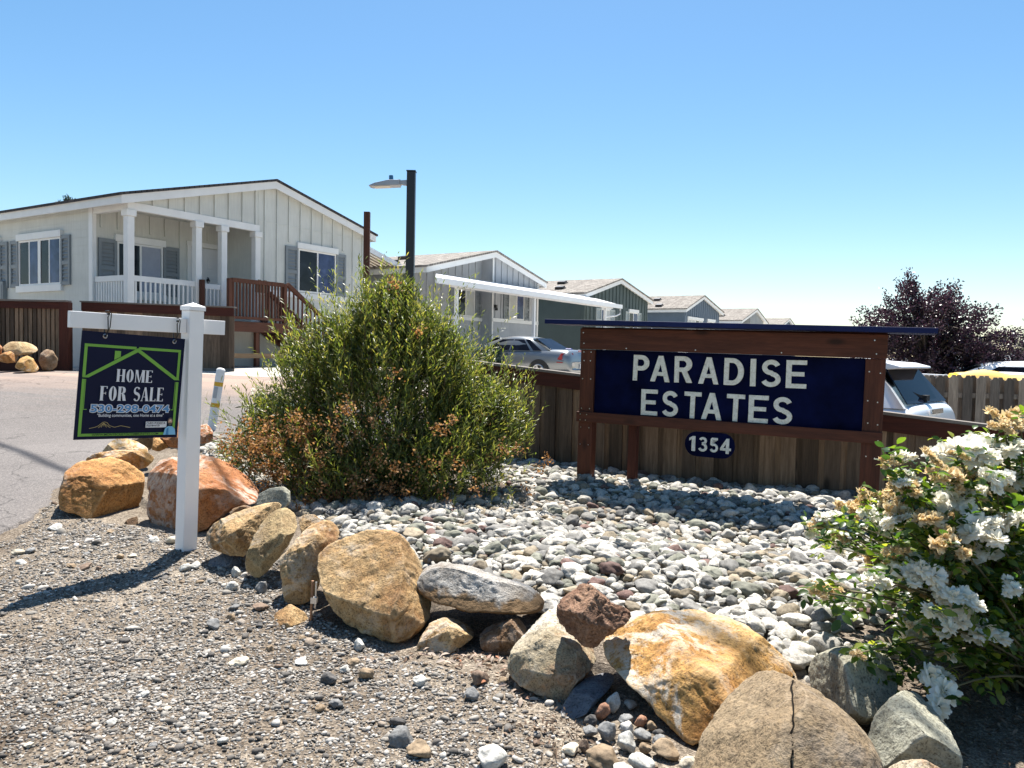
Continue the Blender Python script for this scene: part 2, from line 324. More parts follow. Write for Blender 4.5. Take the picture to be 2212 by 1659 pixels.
# road: asphalt coming up from the lower left, turning right behind the shrub bed
def asphalt():
    m, t, p = mat('asphalt'); tc = nd(t, 'TexCoord'); co = tc.outputs['Object']
    big = noi(t, co, .35, 6, .6, .5); fine = noi(t, co, 90, 4, .75); v = nd(t, 'TexVoronoi', Scale=110.0); t.links.new(co, v.inputs['Vector'])
    c = ramp(t, [(.3, (.100, .090, .085)), (.7, (.150, .136, .128))], big); s = ramp(t, [(.0, (.45, .45, .45)), (.5, (.95, .95, .95)), (1, (1.9, 1.88, 1.85))], v.outputs['Color'])
    c2 = mix(t, c.outputs[0], s.outputs[0], .75, 'MULTIPLY'); f = ramp(t, [(.3, (.7, .7, .7)), (.7, (1.25, 1.25, 1.25))], fine); c2 = mix(t, c2, f.outputs[0], .8, 'MULTIPLY')
    mp = nd(t, 'Mapping'); mp.inputs['Scale'].default_value = (.12, .9, 1); t.links.new(co, mp.inputs[0]); tr = noi(t, mp.outputs[0], .8, 6, .65)
    sx = nd(t, 'SeparateXYZ'); t.links.new(co, sx.inputs[0]); fr = nd(t, 'MapRange'); t.links.new(sx.outputs[1], fr.inputs[0]); fr.inputs[1].default_value = 11.2; fr.inputs[2].default_value = 14.5
    du = ramp(t, [(.42, (0, 0, 0)), (.62, (1, 1, 1))], tr); dm = nd(t, 'Math', operation='MULTIPLY'); t.links.new(du.outputs[0], dm.inputs[0]); t.links.new(fr.outputs[0], dm.inputs[1])
    d2 = nd(t, 'Math', operation='MULTIPLY'); t.links.new(dm.outputs[0], d2.inputs[0]); d2.inputs[1].default_value = .75
    c2 = mix(t, c2, (.36, .25, .19), d2.outputs[0])
    wv = nd(t, 'VectorMath', operation='ADD'); wn = nd(t, 'TexNoise', Scale=1.4, Detail=4.0); t.links.new(co, wn.inputs['Vector']); t.links.new(co, wv.inputs[0]); t.links.new(wn.outputs['Color'], wv.inputs[1]); vc = nd(t, 'TexVoronoi', Scale=.42, feature='DISTANCE_TO_EDGE'); t.links.new(wv.outputs[0], vc.inputs['Vector']); rc = ramp(t, [(.0, (.35, .35, .35)), (.006, (1, 1, 1))], vc.outputs['Distance']); c2 = mix(t, c2, rc.outputs[0], .8, 'MULTIPLY')
    t.links.new(c2, p.inputs['Base Color']); p.inputs['Roughness'].default_value = .85; p.inputs['Specular IOR Level'].default_value = .3
    bump(t, p, v.outputs['Distance'], .5, .006); return m
ye = np.concatenate([np.arange(-20, 3, .4), np.arange(3, 15.4, .03)]); se = np.concatenate([[0, .012, .03, .06], np.arange(.12, 3.0, .06)]); v_ = 3.0
while v_ < 60: v_ *= 1.15; se = np.append(se, v_)
ed = np.interp(ye, [-5, 2, 4, 5.2, 5.7, 6.3, 7.2, 8.2, 15.4], [-3.6, -3.45, -3.40, -3.50, -3.62, -3.82, -4.2, -4.3, -4.3])
ed = ed+np.where(ye < 8.5, .07*vnoise(ye, ye*0+3, 2.2, 9)+.045*vnoise(ye, ye*0+5, 7, 2)+.02*vnoise(ye, ye*0+1, 21, 4), 0)
XA = ed[:, None]-se[None, :]; YA = np.repeat(ye[:, None], len(se), 1); ZA_ = hgt(XA, YA)+np.interp(se, [0, .012, .06, .2], [-.03, .008, .016, .022])[None, :]
nx = len(se); q = (np.arange(len(ye)-1)[:, None]*nx+np.arange(nx-1)[None, :]).ravel(); FA = np.stack([q+1, q, q+nx, q+nx+1], 1); VA = np.stack([XA, YA, ZA_], -1).reshape(-1, 3)
xb = np.concatenate([np.arange(-4.3, 6, .2), np.arange(6, 46, 2.0)]); yb = np.arange(9.7, 15.41, .15); XB, YB = np.meshgrid(xb, yb); VB = np.stack([XB, YB, hgt(XB, YB)+.022], -1).reshape(-1, 3); nb = len(xb)
q = (np.arange(len(yb)-1)[:, None]*nb+np.arange(nb-1)[None, :]).ravel(); FB = np.stack([q, q+1, q+nb+1, q+nb], 1)+len(VA)
road = tag(mesh_np('road', np.concatenate([VA, VB]), np.concatenate([FA, FB]), asphalt(), smooth=True), 'grey asphalt road with reddish dust along its far edge', kind='structure')

# ------------------------------------------------------------------ houses. Local frame: x along the gable wall, y into the house, z up (world heights)
TH = math.atan2(.849, .528)
def wmat(px, py, pz, axis='front'):
    """matrix of a wall-mounted piece: local x to the right seen from outside, -y outward"""
    if axis == 'front': return Matrix.Translation((px, py, pz))
    return Matrix.Translation((px, py, pz)) @ Matrix.Rotation(R(-90), 4, 'Z')       # on a wall facing -x
def window(root, T, w_, h, panes=('glass', 'glass'), shut=(0, 0), shm=None, head=True, sill=False, mull=.05, kinds=None, fr='white_trim'):
    m = MB(); f = .045
    m.box(0, w_, -.035, .05, 0, f, T); m.box(0, w_, -.035, .05, h-f, h, T); m.box(0, f, -.033, .05, f, h-f, T); m.box(w_-f, w_, -.033, .05, f, h-f, T)
    n = len(panes); pw = (w_-2*f)/n
    for i in range(1, n): x = f+i*pw; ww = mull if not (n == 4 and i == 2) else .13; m.box(x-ww/2, x+ww/2, -.031, .05, f, h-f, T)
    win = m.build('window', M[fr], root)
    for i, pn in enumerate(panes):
        m = MB(); m.box(f+i*pw+.02, f+(i+1)*pw-.02, -.024 if i % 2 else -.014, -.010 if i % 2 else -.004, f, h-f, T); m.build('pane', M[pn], win)
    if head: m = MB(); m.box(-.06, w_+.06, -.075, .02, h+.004, h+.17, T); m.build('header_trim', M['white_trim'], win)
    if sill: m = MB(); m.box(-.08, w_+.08, -.075, .02, -.17, -.004, T); m.build('sill', M['white_trim'], win)
    for sgn, sw in ((-1, shut[0]), (1, shut[1])):
        if not sw: continue
        x0 = -sw-.015 if sgn < 0 else w_+.015
        m = MB(); d0, d1 = -.05, .012; s_ = .07
        z0, z1 = -.03, h+.03
        m.box(x0, x0+s_, d0, d1, z0, z1, T); m.box(x0+sw-s_, x0+sw, d0, d1, z0, z1, T)
        zm = z0+(z1-z0)*.45
        for a, b in ((z0, z0+.09), (zm-.05, zm+.05), (z1-.09, z1)): m.box(x0+s_, x0+sw-s_, d0+.003, d1, a, b, T)
        m.box(x0+s_, x0+sw-s_, -.012, .01, z0+.09, z1-.09, T)
        k = int((z1-z0)/.095)
        for i in range(k):
            zz = z0+.1+i*.095
            if zz > z1-.13 or abs(zz+.03-zm) < .08: continue
            Tl = T @ Matrix.Translation((0, -.022, zz+.03)) @ Matrix.Rotation(R(-24), 4, 'X'); m.box(x0+s_, x0+sw-s_, -.004, .004, -.036, .036, Tl)
        m.build('shutter', M[shm], win)
    return win
def gable_wall(root, x0, x1, zb, y, ztop, m_, name='gable_wall', bat=.43, fold=None, holes=(), apex=0.0, batz0=None, thick=.12):
    """wall panel up to the sloped soffit ztop(x), with battens; thick solid"""
    m = MB(); xs = [x0]+([apex] if x0 < apex < x1 else [])+[x1]
    m.prism([(x0, zb), (x1, zb)]+[(x, ztop(x)) for x in reversed(xs)], y, y+thick)
    k = x0+bat*.5
    while k < x1-.05:
        segs = [(batz0 if batz0 is not None else zb, ztop(k)-.01)]
        for hx0, hx1, hz0, hz1 in holes:
            if hx0-.03 < k < hx1+.03: segs = [sg for a, b in segs for sg in ((a, min(b, hz0)), (max(a, hz1), b)) if sg[1]-sg[0] > .03]
        for a, b in segs: m.box(k-.03, k+.03, y-.034, y+.01, a, b)
        k += bat
    if fold: m.box(x0+.01, x1-.01, y-.012, y+.01, fold-.012, fold+.012)
    return m.build(name, M[m_], root)
def roof(root, xl, xr, zr, zl_, zr_, y0, y1, th=.09, fh=.20, apex=0.0, m_='roof2', over=.02):
    sl = (zr-zl_)/(apex-xl); sr = (zr-zr_)/(xr-apex)
    m = MB()
    m.prism([(xl-.05, zl_-sl*.05), (apex, zr), (xr+.05, zr_-sr*.05), (xr+.05, zr_-sr*.05+th), (apex, zr+th), (xl-.05, zl_-sl*.05+th)][::1], y0-.04, y1)
    ro = m.build('roof', M[m_], root)
    # shingle laps along the rake edge
    fm = MB()
    fm.prism([(xl, zl_-fh), (apex, zr-fh), (apex, zr-.004), (xl, zl_-.004)], y0, y0+.035); fm.prism([(apex, zr-fh), (xr, zr_-fh), (xr, zr_-.004), (apex, zr-.004)], y0+.0005, y0+.0355)
    fm.box(xl-.002, xl+.035, y0+.037, y1, zl_-fh+.01, zl_-.004); fm.box(xr-.035, xr+.002, y0+.037, y1, zr_-fh+.01, zr_-.004)
    fm.build('fascia', M['white_trim'], root)
    sm = MB(); sm.prism([(xl+.04, zl_-fh*.55), (apex, zr-fh*.55), (xr-.04, zr_-fh*.55), (xr-.04, zr_-fh*.55+.02), (apex, zr-fh*.55+.02), (xl+.04, zl_-fh*.55+.02)], y0+.04, y1-.1)
    sm.build('soffit', M['white_trim'], root)
    return ro
def roof_vent(root, x, y, zf, sl):
    T = Matrix.Translation((x, y, zf)) @ Matrix.Rotation(math.atan(sl), 4, 'Y')
    m = MB(); m.box(-.16, .16, -.24, .24, .0, .05, T); m.box(-.2, .14, -.20, .20, .05, .13, T); m.build('roof_vent', M['black_metal'], root)

# ---- first house: pale board and batten with corner porch
h1 = thing('mobile_home', 'large pale grey manufactured home with corner porch and wooden deck, nearest of the row', 'house', (-6.78, 21.5, 0), (0, 0, TH), 'manufactured homes along the street')
ZR1 = 5.87; zt1 = lambda x: ZR1-.115-(.262*abs(x) if x < 0 else .232*x)
FL = 1.98
roof(h1, -4.44, 4.06, ZR1, ZR1-.262*4.44, ZR1-.232*4.06, -.22, 17, m_='roof1', th=.06)
gable_wall(h1, -.42, 3.75, .62, 0, zt1, 'siding1', fold=4.76, holes=[(.52, 2.9, 2.6, 4.3), (-.4, 3.8, 2.72, 2.92), (-.4, 3.8, .5, 2.72)])
gable_wall(h1, -4.17, -.424, 4.62, 0.002, zt1, 'siding1', name='porch_gable')
m = MB(); m.box(-4.18, -.40, -.03, .10, 4.44, 4.616); m.box(-4.18, -4.06, .104, 1.45, 4.44, 4.61); m.build('porch_beam', M['white_trim'], h1)
m = MB(); m.box(-4.17, -.42, .1, 1.45, 4.44+.18, 4.66); m.build('porch_ceiling', M['siding1'], h1)
# porch back wall and inner return wall
gable_wall(h1, -4.17, -.42, .62, 1.45, lambda x: 4.62, 'siding1', name='porch_wall', holes=[(-4.1, -1.85, 2.6, 4.15), (-1.7, -.5, 1.9, 4.2)], apex=9)
m = MB(); m.box(-.424, -.30, .124, 1.446, .62, 4.62); m.build('porch_side_wall', M['siding1'], h1)
# side wall looking left (and the corner board) and the hidden right wall
m = MB(); m.box(-4.17, -4.05, 1.576, 17, .62, zt1(-4.17)); m.box(3.63, 3.752, .122, 17, .62, zt1(3.75)); m.box(-4.05, 3.63, 16.88, 16.99, .62, 4.9)
for z in np.arange(.9, 4.6, .2): m.box(-4.176, -4.165, 1.6, 16.9, z, z+.006)
m.build('side_wall', M['siding1'], h1)
m = MB(); m.box(-4.20, -4.10, 1.40, 1.448, .62, 4.6); m.box(-4.2, -4.172, 1.45, 1.56, .62, 4.66); m.box(3.66, 3.775, -.025, -.002, .62, zt1(3.75)-.02); m.box(3.754, 3.78, 0, .1, .62, zt1(3.75)-.02); m.build('corner_trim', M['white_trim'], h1)
m = MB(); m.box(-.40, 3.65, -.05, -.002, 2.74, 2.90); m.build('sill_band', M['white_trim'], h1)
# porch floor, posts, railings
m = MB(); m.box(-4.2, -.4, -.04, 1.45, FL-.14, FL); m.box(-4.17, -.42, -.02, .08, .65, FL-.142); m.box(-4.17, -4.07, .09, 1.4, .65, FL-.142); m.build('porch_floor', M['siding1'], h1)
for x in (-4.10, -2.29, -1.53, -.45):
    wd = .17; m = MB(); m.box(x-wd/2, x+wd/2, -.03, -.03+wd, FL+.003, 4.29); po = m.build('porch_post', M['white_trim'], h1, bevel=.006)
    m = MB(); m.box(x-wd/2-.035, x+wd/2+.035, -.065, -.03+wd+.035, 4.292, 4.436); m.build('post_cap', M['white_trim'], po, bevel=.006)
def railing(root, a, b, zt, zb, matn, n, vertical_w=.04, toph=.13, topw=.06, name='porch_railing', low=True):
    a = Vector(a); b = Vector(b); m = MB(); m.beam((a.x, a.y, zt-toph/2), (b.x, b.y, zt-toph/2), topw, toph)
    if low: m.beam((a.x, a.y, zb+.08), (b.x, b.y, zb+.08), topw*.9, .07)
    for i in range(n):
        p = a.lerp(b, (i+.5)/n); m.box(p.x-vertical_w/2, p.x+vertical_w/2, p.y-vertical_w/2, p.y+vertical_w/2, zb+(.115 if low else 0), zt-toph)
    return m.build(name, M[matn], root)
railing(h1, (-4.01, .04, 0), (-2.38, .04, 0), 2.93, FL, 'white_trim', 13)
railing(h1, (-2.20, .04, 0), (-1.62, .04, 0), 2.90, FL, 'white_trim', 5)
railing(h1, (-4.12, .13, 0), (-4.12, 1.39, 0), 2.93, FL, 'white_trim', 12)
# windows and door
window(h1, wmat(.99, 0, 2.92), 1.50, 1.24, ('glass', 'glass_blue'), (.46, .40), 'shutter1')
window(h1, wmat(-3.56, 1.45, 2.62), 1.24, 1.24, ('glass', 'curtain'), (.46, .46), 'shutter1', sill=True)
window(h1, wmat(-4.17, 4.88, 2.79, 'side'), 2.06, 1.18, ('glass', 'glass_blue', 'glass', 'glass_blue'), (.42, .42), 'shutter1', sill=True)
window(h1, wmat(-4.17, 7.9, 2.79, 'side'), 2.0, 1.18, ('glass', 'glass_blue'), (.42, .42), 'shutter1', sill=True)
m = MB(); m.box(-1.50, -.62, 1.41, 1.449, FL+.02, 3.98)
for zc, hh in ((2.35, .5), (3.0, .55), (3.6, .35)):
    for xc in (-1.27, -.85): m.box(xc-.14, xc+.14, 1.404, 1.412, zc-hh/2, zc+hh/2)
dr = m.build('front_door', M['door'], h1, bevel=.004)
m = MB(); m.tube([(-.98, 1.40, 3.12), (-.98, 1.385, 3.12)], .04, 10); m.tube([(-.98, 1.385, 3.2), (-.94, 1.36, 3.1), (-.98, 1.385, 3.02), (-1.02, 1.36, 3.1), (-.98, 1.385, 3.2)], .012, 6); m.build('door_knocker', M['black_metal'], dr)
m = MB(); m.box(-1.6, -1.504, 1.40, 1.448, FL, 4.0); m.box(-.616, -.52, 1.40, 1.448, FL, 4.0); m.box(-1.62, -.5, 1.40, 1.448, 4.004, 4.13); m.build('door_trim', M['white_trim'], h1)
m = MB(); m.box(-4.29, -4.172, 5.55, 5.92, 1.9, 2.93); m.box(-4.30, -4.285, 5.60, 5.87, 2.1, 2.85); m.build('meter_box', M['shutter1'], h1)
# wooden deck with stairs
dk = thing('wooden_deck', 'reddish brown wooden deck landing with stairs at the porch of the pale home', 'deck', (-6.78, 21.5, 0), (0, 0, TH))
m = MB()
for i in range(9): m.box(-2.3, -.48, -1.18+i*.128, -1.18+i*.128+.12, FL-.08, FL-.04)
m.build('floor_boards', M['deck_h'], dk)
m = MB(); m.box(-2.3, -.48, -1.215, -1.184, FL-.30, FL-.05); m.box(-2.335, -2.304, -1.2, -.05, FL-.30, FL-.05); m.box(-.476, -.445, -1.2, -.05, FL-.30, FL-.05); m.build('rim_joist', M['deck_h'], dk)
for x, y in ((-2.25, -1.13), (-1.40, -1.13), (-.54, -1.13), (-2.25, -.12), (-.54, -.12)): m = MB(); m.box(x-.05, x+.05, y-.05, y+.05, .5, FL-.306); m.build('leg', M['deck_v'], dk)
m = MB(); m.box(-2.2, -.5, -1.19, -1.145, 1.02, 1.14); m.build('brace', M['raw_wood'], dk)
ZD = 3.0
for x, y in ((-2.25, -1.16), (-.52, -1.16), (-2.25, -.1)): m = MB(); m.box(x-.05, x+.05, y-.05, y+.05, FL-.035, ZD-.02); m.build('rail_post', M['deck_v'], dk)
railing(dk, (-2.19, -1.16, 0), (-.58, -1.16, 0), ZD, FL-.03, 'deck_v', 16, .036, .10, .10, 'railing'); pass
pass
# stairs going down to the right
SX0, SX1, SZ0, SZ1 = -.44, 1.55, FL-.05, .78
ns = 7
for y in (-1.15, -.15): m = MB(); m.beam((SX0, y, SZ0-.12), (SX1, y, SZ1-.02), .04, .24); m.build('stringer', M['deck_h'], dk)
for i in range(ns): x = SX0+(i+.5)*(SX1-SX0)/ns; z = SZ0-(i+1)*(SZ0-SZ1)/(ns+.3); m = MB(); m.box(x-.15, x+.15, -1.12, -.18, z, z+.04); m.build('step', M['deck_h'], dk)
for y in (-1.17, -.12):
    m = MB(); m.beam((SX0, y, ZD-.02), (SX1, y, SZ1+.92), .09, .10); m.beam((SX0, y, FL+.10), (SX1, y, SZ1+.10), .05, .08)
    for i in range(13): t_ = (i+.5)/13; x = SX0+t_*(SX1-SX0); zt_ = ZD-.02+t_*(SZ1+.92-ZD+.02); m.box(x-.018, x+.018, y-.018, y+.018, zt_-.93, zt_-.05)
    m.box(SX1-.05, SX1+.05, y-.05, y+.05, .6, SZ1+.97); m.build('stair_railing', M['deck_v'], dk)
m = MB()
for i in range(5): m.box(-.95+i*.09, -.862+i*.09, -.55, -.52, ZD-.25, ZD+.07+.02*(i % 2))
pk = m.build('picket_board', M['fence_grey']); pk.matrix_world = Matrix.Translation((-6.78, 21.5, 0)) @ Matrix.Rotation(TH, 4, 'Z'); tag(pk, 'short dark scalloped board standing on the wooden deck', 'board')

# ---- beige awning between the first and second house
aw = thing('carport_awning', 'beige corrugated aluminium awning with white edge beside the pale home', 'awning', (-6.78, 21.5, 0), (0, 0, TH))
m = MB(); n = 26
for i in range(n):                                   # ribbed pans running down the slope
    y0 = .8+i*.22
    m.prism([(3.80, 4.84), (6.75, 4.10), (6.75, 4.12), (3.80, 4.86)], y0, y0+.16); m.prism([(3.80, 4.80), (6.75, 4.06), (6.75, 4.08), (3.80, 4.82)], y0+.161, y0+.219)
m.build('ribbed_panel', M['awning_beige'], aw)
m = MB(); m.prism([(3.8, 4.80), (6.8, 4.04), (6.8, 4.22), (3.8, 4.98)], .72, .78); m.box(6.76, 6.82, .79, 6.6, 4.0, 4.2); m.build('edge_gutter', M['awning'], aw)
for y in (.95, 3.6, 6.4): m = MB(); m.box(6.6, 6.68, y, y+.08, .4, 4.04); m.build('post', M['awning'], aw)

# ---- second house: recessed left half, white carport
h2 = thing('mobile_home', 'white grey manufactured home with recessed gable behind the white carport', 'house', (-.87, 30, 0), (0, 0, TH), 'manufactured homes along the street')
ZR2 = 5.13; zt2 = lambda x: ZR2-.11-(.232*abs(x) if x < 0 else .217*x)
roof(h2, -4.3, 3.98, ZR2, ZR2-.232*4.3, ZR2-.217*3.98, -.2, 18, th=.07)
roof_vent(h2, -1.6, 3.0, zt2(-1.6)+.18, -.232); roof_vent(h2, -3.3, 2.2, zt2(-3.3)+.18, -.232)
gable_wall(h2, .06, 3.6, .3, 0, zt2, 'siding2', fold=4.12, holes=[(.78, 2.9, 2.4, 3.7), (0, 4, .2, 2.62)])
gable_wall(h2, -4.05, .056, .3, .5, zt2, 'siding2', fold=4.12, holes=[(-2.1, .0, 2.4, 3.75), (-5, 4, .2, 2.62)])
m = MB(); m.box(.06, .18, .124, .5, .3, zt2(.1)-.02); m.build('return_wall', M['siding2'], h2)
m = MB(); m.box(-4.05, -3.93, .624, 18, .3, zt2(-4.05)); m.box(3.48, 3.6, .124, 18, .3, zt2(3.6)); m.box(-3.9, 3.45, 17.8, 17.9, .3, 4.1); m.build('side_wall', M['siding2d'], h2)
m = MB(); m.box(.055, 3.6, -.05, -.002, 2.46, 2.60); m.box(-4.05, .05, .45, .498, 2.46, 2.60); m.build('sill_band', M['white_trim'], h2)
m = MB(); m.box(3.51, 3.62, -.025, -.002, .3, 4.2); m.box(.04, .12, -.026, -.003, .3, zt2(.1)-.02); m.build('corner_trim', M['white_trim'], h2)
window(h2, wmat(1.27, 0, 2.61), 1.17, 1.02, ('blind', 'glass_blue'), (.40, .40), 'shutter1')
window(h2, wmat(-1.62, .5, 2.61), 1.18, 1.02, ('glass', 'blind'), (.40, .40), 'shutter1')
m = MB(); m.box(.20, .30, -.10, -.002, 3.0, 3.12); m.tube([(.25, -.09, 3.0), (.25, -.09, 2.9)], [.05, .06], 10); m.build('wall_lamp', M['black_metal'], h2)
cp = thing('carport_awning', 'white aluminium carport awning on posts over the silver sedan', 'awning', (-.87, 30, 0), (0, 0, TH))
m = MB(); m.mi = 0
NL, NR, BL, BR = (-6.0, -1.9), (8.0, -1.9), (-3.6, -.06), (8.9, -.06)
zN, zB = 3.55, 3.98
vs = [(NL[0], NL[1], zN), (NR[0], NR[1], zN), (BR[0], BR[1], zB), (BL[0], BL[1], zB)]; m.add(vs+[(v[0], v[1], v[2]-.05) for v in vs], [(0, 1, 2, 3), (7, 6, 5, 4), (1, 5, 6, 2), (2, 6, 7, 3), (3, 7, 4, 0), (0, 4, 5, 1)])
m.build('roof_panel', M['awning'], cp)
m = MB(); m.box(-6.02, 8.04, -1.98, -1.905, zN-.17, zN+.01); m.build('fascia_gutter', M['awning'], cp)
m = MB(); m.box(-4.9, 7.6, -1.70, -1.60, zN-.19, zN-.06); m.build('header_beam', M['awning'], cp)
for x in (-4.55, .47, 6.85): m = MB(); m.box(x-.05, x+.05, -1.70, -1.60, .2, zN-.192); m.build('post', M['awning'], cp)
m = MB(); m.tube([(7.85, -1.94, zN-.2), (7.85, -1.94, zN-.42), (7.6, -1.85, zN-.52), (6.95, -1.66, zN-.6)], .035, 8); m.build('downspout', M['awning'], cp)

def simple_house(label, loc, zr, xl, xr, sl, sr, wl, wr, sid, sided, wins, fold=None, zb=.2, fh=.2, recess=None, vents=((-1.2, 2.6), (-2.9, 1.8)), L=19):
    h = thing('mobile_home', label, 'house', loc, (0, 0, TH), 'manufactured homes along the street'); zt = lambda x: zr-.11-(sl*abs(x) if x < 0 else sr*x)
    roof(h, xl, xr, zr, zr-sl*abs(xl), zr-sr*xr, -.22, L, th=.07, fh=fh)
    for vx, vy in vents: roof_vent(h, vx, vy, zt(vx)+.18, -sl)
    holes = [(x-.45, x+w_+.45, z-.03, z+hh+.2) for x, z, w_, hh, pn, sh, shm in wins]
    if recess is None: gable_wall(h, wl, wr, zb, 0, zt, sid, fold=fold, holes=holes)
    else:
        gable_wall(h, wl, recess, zb, .6, zt, sid, fold=fold); gable_wall(h, recess+.003, wr, zb, 0, zt, sid, fold=fold)
        m = MB(); m.box(recess+.003, recess+.1, .124, .6, zb, zt(recess)-.02); m.build('return_wall', M[sid], h)
    m = MB(); m.box(wl, wl+.12, .124+(.6 if recess else 0), L, zb, zt(wl)); m.box(wr-.12, wr, .124, L, zb, zt(wr)); m.box(wl+.13, wr-.13, L-.2, L-.1, zb, zr-1); m.build('side_wall', M[sided or sid], h)
    m = MB(); m.box(wl-.002, wl+.1, -.02, -.002, zb, zt(wl)-.02) if recess is None else None; m.box(wr-.1, wr+.002, -.02, -.002, zb, zt(wr)-.02); m.build('corner_trim', M[sid], h)
    for x, z, w_, hh, pn, sh, shm in wins: window(h, wmat(x, 0, z), w_, hh, pn, (sh, sh), shm)
    return h
M['shutter3'] = paint('shutter_sage', (.33, .37, .36), .6, .05)
simple_house('dark green manufactured home with sage shutters beyond the white carport', (5.38, 40.06, 0), 5.12, -4.05, 4.4, .25, .19, -3.8, 4.1, 'siding3', None,
  [(-1.95, 2.5, 1.0, 1.0, ('glass_blue', 'blind'), .6, 'shutter3'), (1.5, 2.5, 1.2, 1.02, ('glass', 'glass_blue'), .45, 'shutter3')], fold=4.10)
simple_house('slate blue manufactured home with white trimmed windows, between green and grey homes', (12.5, 51.5, 0), 5.21, -3.5, 4.4, .30, .20, -3.2, 4.0, 'siding4', None,
  [(-2.6, 2.6, 3.0, .98, ('blind', 'blind', 'glass', 'blind'), 0, None), (1.4, 2.6, 1.6, 1.0, ('blind', 'glass', 'blind'), 0, None)])
simple_house('pale grey manufactured home with taupe shingles, farthest full gable of the row', (19.67, 63, 0), 5.1, -4.4, 3.8, .255, .27, -3.8, 2.9, 'siding5', None, [], recess=-1.2)
simple_house('dark gabled manufactured home barely showing past the grey one', (27, 76, 0), 5.0, -4.2, 4.2, .25, .25, -3.8, 3.8, 'siding4', None, [], vents=())
# ------------------------------------------------------------------ fences
def board_fence(t, x0, x1, zt, zb, mats, bw=.13, alt=True, step=.0, cap=.16):
    """local: boards along x, front -y. zt, zb functions of x"""
    m = MB(); x = x0; i = 0
    while x < x1-.02:
        b = bw*random.uniform(.92, 1.08) if not (alt and i % 2) else bw*.38
        e = min(x+b, x1); y = 0 if not (alt and i % 2) else .022
        zz = zb(x)+random.uniform(-.01, .01)
        q = .002 if y == 0 else -.03; m.prism([(x+q, zz), (e-q, zz), (e-q, zt(e)-.03), (x+q, zt(x)-.03)], y, y+.02); x = e; i += 1
    m.build('boards', mats[0], t)
    m = MB(); m.prism([(x0, zt(x0)-cap), (x1, zt(x1)-cap), (x1, zt(x1)-.002), (x0, zt(x0)-.002)], -.035, -.003); m.build('top_rail', mats[1], t)
    m = MB(); m.prism([(x0-.02, zt(x0)), (x1+.02, zt(x1)), (x1+.02, zt(x1)+.03), (x0-.02, zt(x0)+.03)], -.06, .08); m.build('cap_board', mats[2], t)
# long board fence behind the estate sign; its top falls to the right with the ground
SU = Vector((.9, -.436, 0)).normalized(); SANG = math.atan2(SU.y, SU.x)
SP = Vector((.70, 8.08, 0))
fo = SP+Vector((.436, .9, 0))*.75
ft = thing('board_fence', 'long low weathered board fence with red rail and grey cap behind the big sign', 'fence', fo, (0, 0, SANG))
ftz = lambda x: 1.075-.085*(x+.35)
board_fence(ft, -2.3, 7.0, ftz, lambda x: gz(*(fo+SU*x).xy)-.12-(.05 if x > 1 else 0), (M['fence_grey'], M['stain_h'], M['cap_grey']), .148)
# fences in front of the pale home
f1 = thing('picket_fence', 'tall dark brown fence of narrow slats behind the boulders at the left road edge', 'fence', (-9.2, 16, 0), (0, 0, 0))
m = MB(); x = -8.0
while x < -.16: m.box(x, x+.066, 0, .03, gz(-9.2+x, 16)-.05, 2.06); m.box(x+.05, x+.11, .034, .05, gz(-9.2+x, 16)-.05, 2.05); x += .094
m.build('slats', M['fence_grey'], f1)
m = MB(); m.box(-8, -.1, -.04, -.003, 2.02, 2.16); m.box(-8, -.1, -.045, -.003, .55, .95); m.box(-8, -.1, .034, .08, 1.0, 1.1); m.build('rail', M['stain_h'], f1)
m = MB(); m.box(-8, -.02, -.07, .1, 2.164, 2.20); m.build('cap_board', M['cap_grey'], f1)
for x in (-.12, -1.55, -3.0): m = MB(); m.box(x-.07, x+.07, -.065, -.046, .3, 2.16) if x != -.12 else m.box(x-.07, x+.12, -.065, .10, .3, 2.163); m.build('post', M['stain_v'], f1)
f2 = thing('board_fence', 'weathered board enclosure with dark red rail behind the hanging for sale sign', 'fence', (-9.28, 16.6, 0), (0, 0, R(-2)))
board_fence(f2, 0, 3.32, lambda x: 2.20-.02*x, lambda x: .62, (M['fence_grey'], M['stain_h'], M['cap_grey']), .19, False, cap=.18)
m = MB(); m.box(0, 3.33, -.03, -.002, .55, .84); m.build('kick_board', M['cap_grey'], f2)
# dog eared picket fence on the right
f3 = thing('picket_fence', 'grey dog eared picket fence with gaps beyond the white hatchback', 'fence', (6.2, 12.9, 0), (0, 0, R(-13)))
m = MB(); x = 0; i = 0
while x < 5.2:
    zt_ = 1.10-.015*x+random.uniform(-.012, .012); xx = x+random.uniform(-.006, .006); wd = .142
    for off, y in ((0, 0), (.10, .075)):
        a = xx+off; m.prism([(a, -.6), (a+wd, -.6), (a+wd, zt_-.05), (a+wd-.03, zt_-.035), (a+wd-.045, zt_), (a+.045, zt_), (a+.03, zt_-.035), (a, zt_-.05)], y, y+.02)
    x += .205
m.build('pickets', M['fence_pale'], f3)
m = MB(); m.box(0, 5.3, .022, .073, .72, .80); m.box(0, 5.3, .022, .073, .0, .08); m.build('rail', M['fence_pale'], f3)

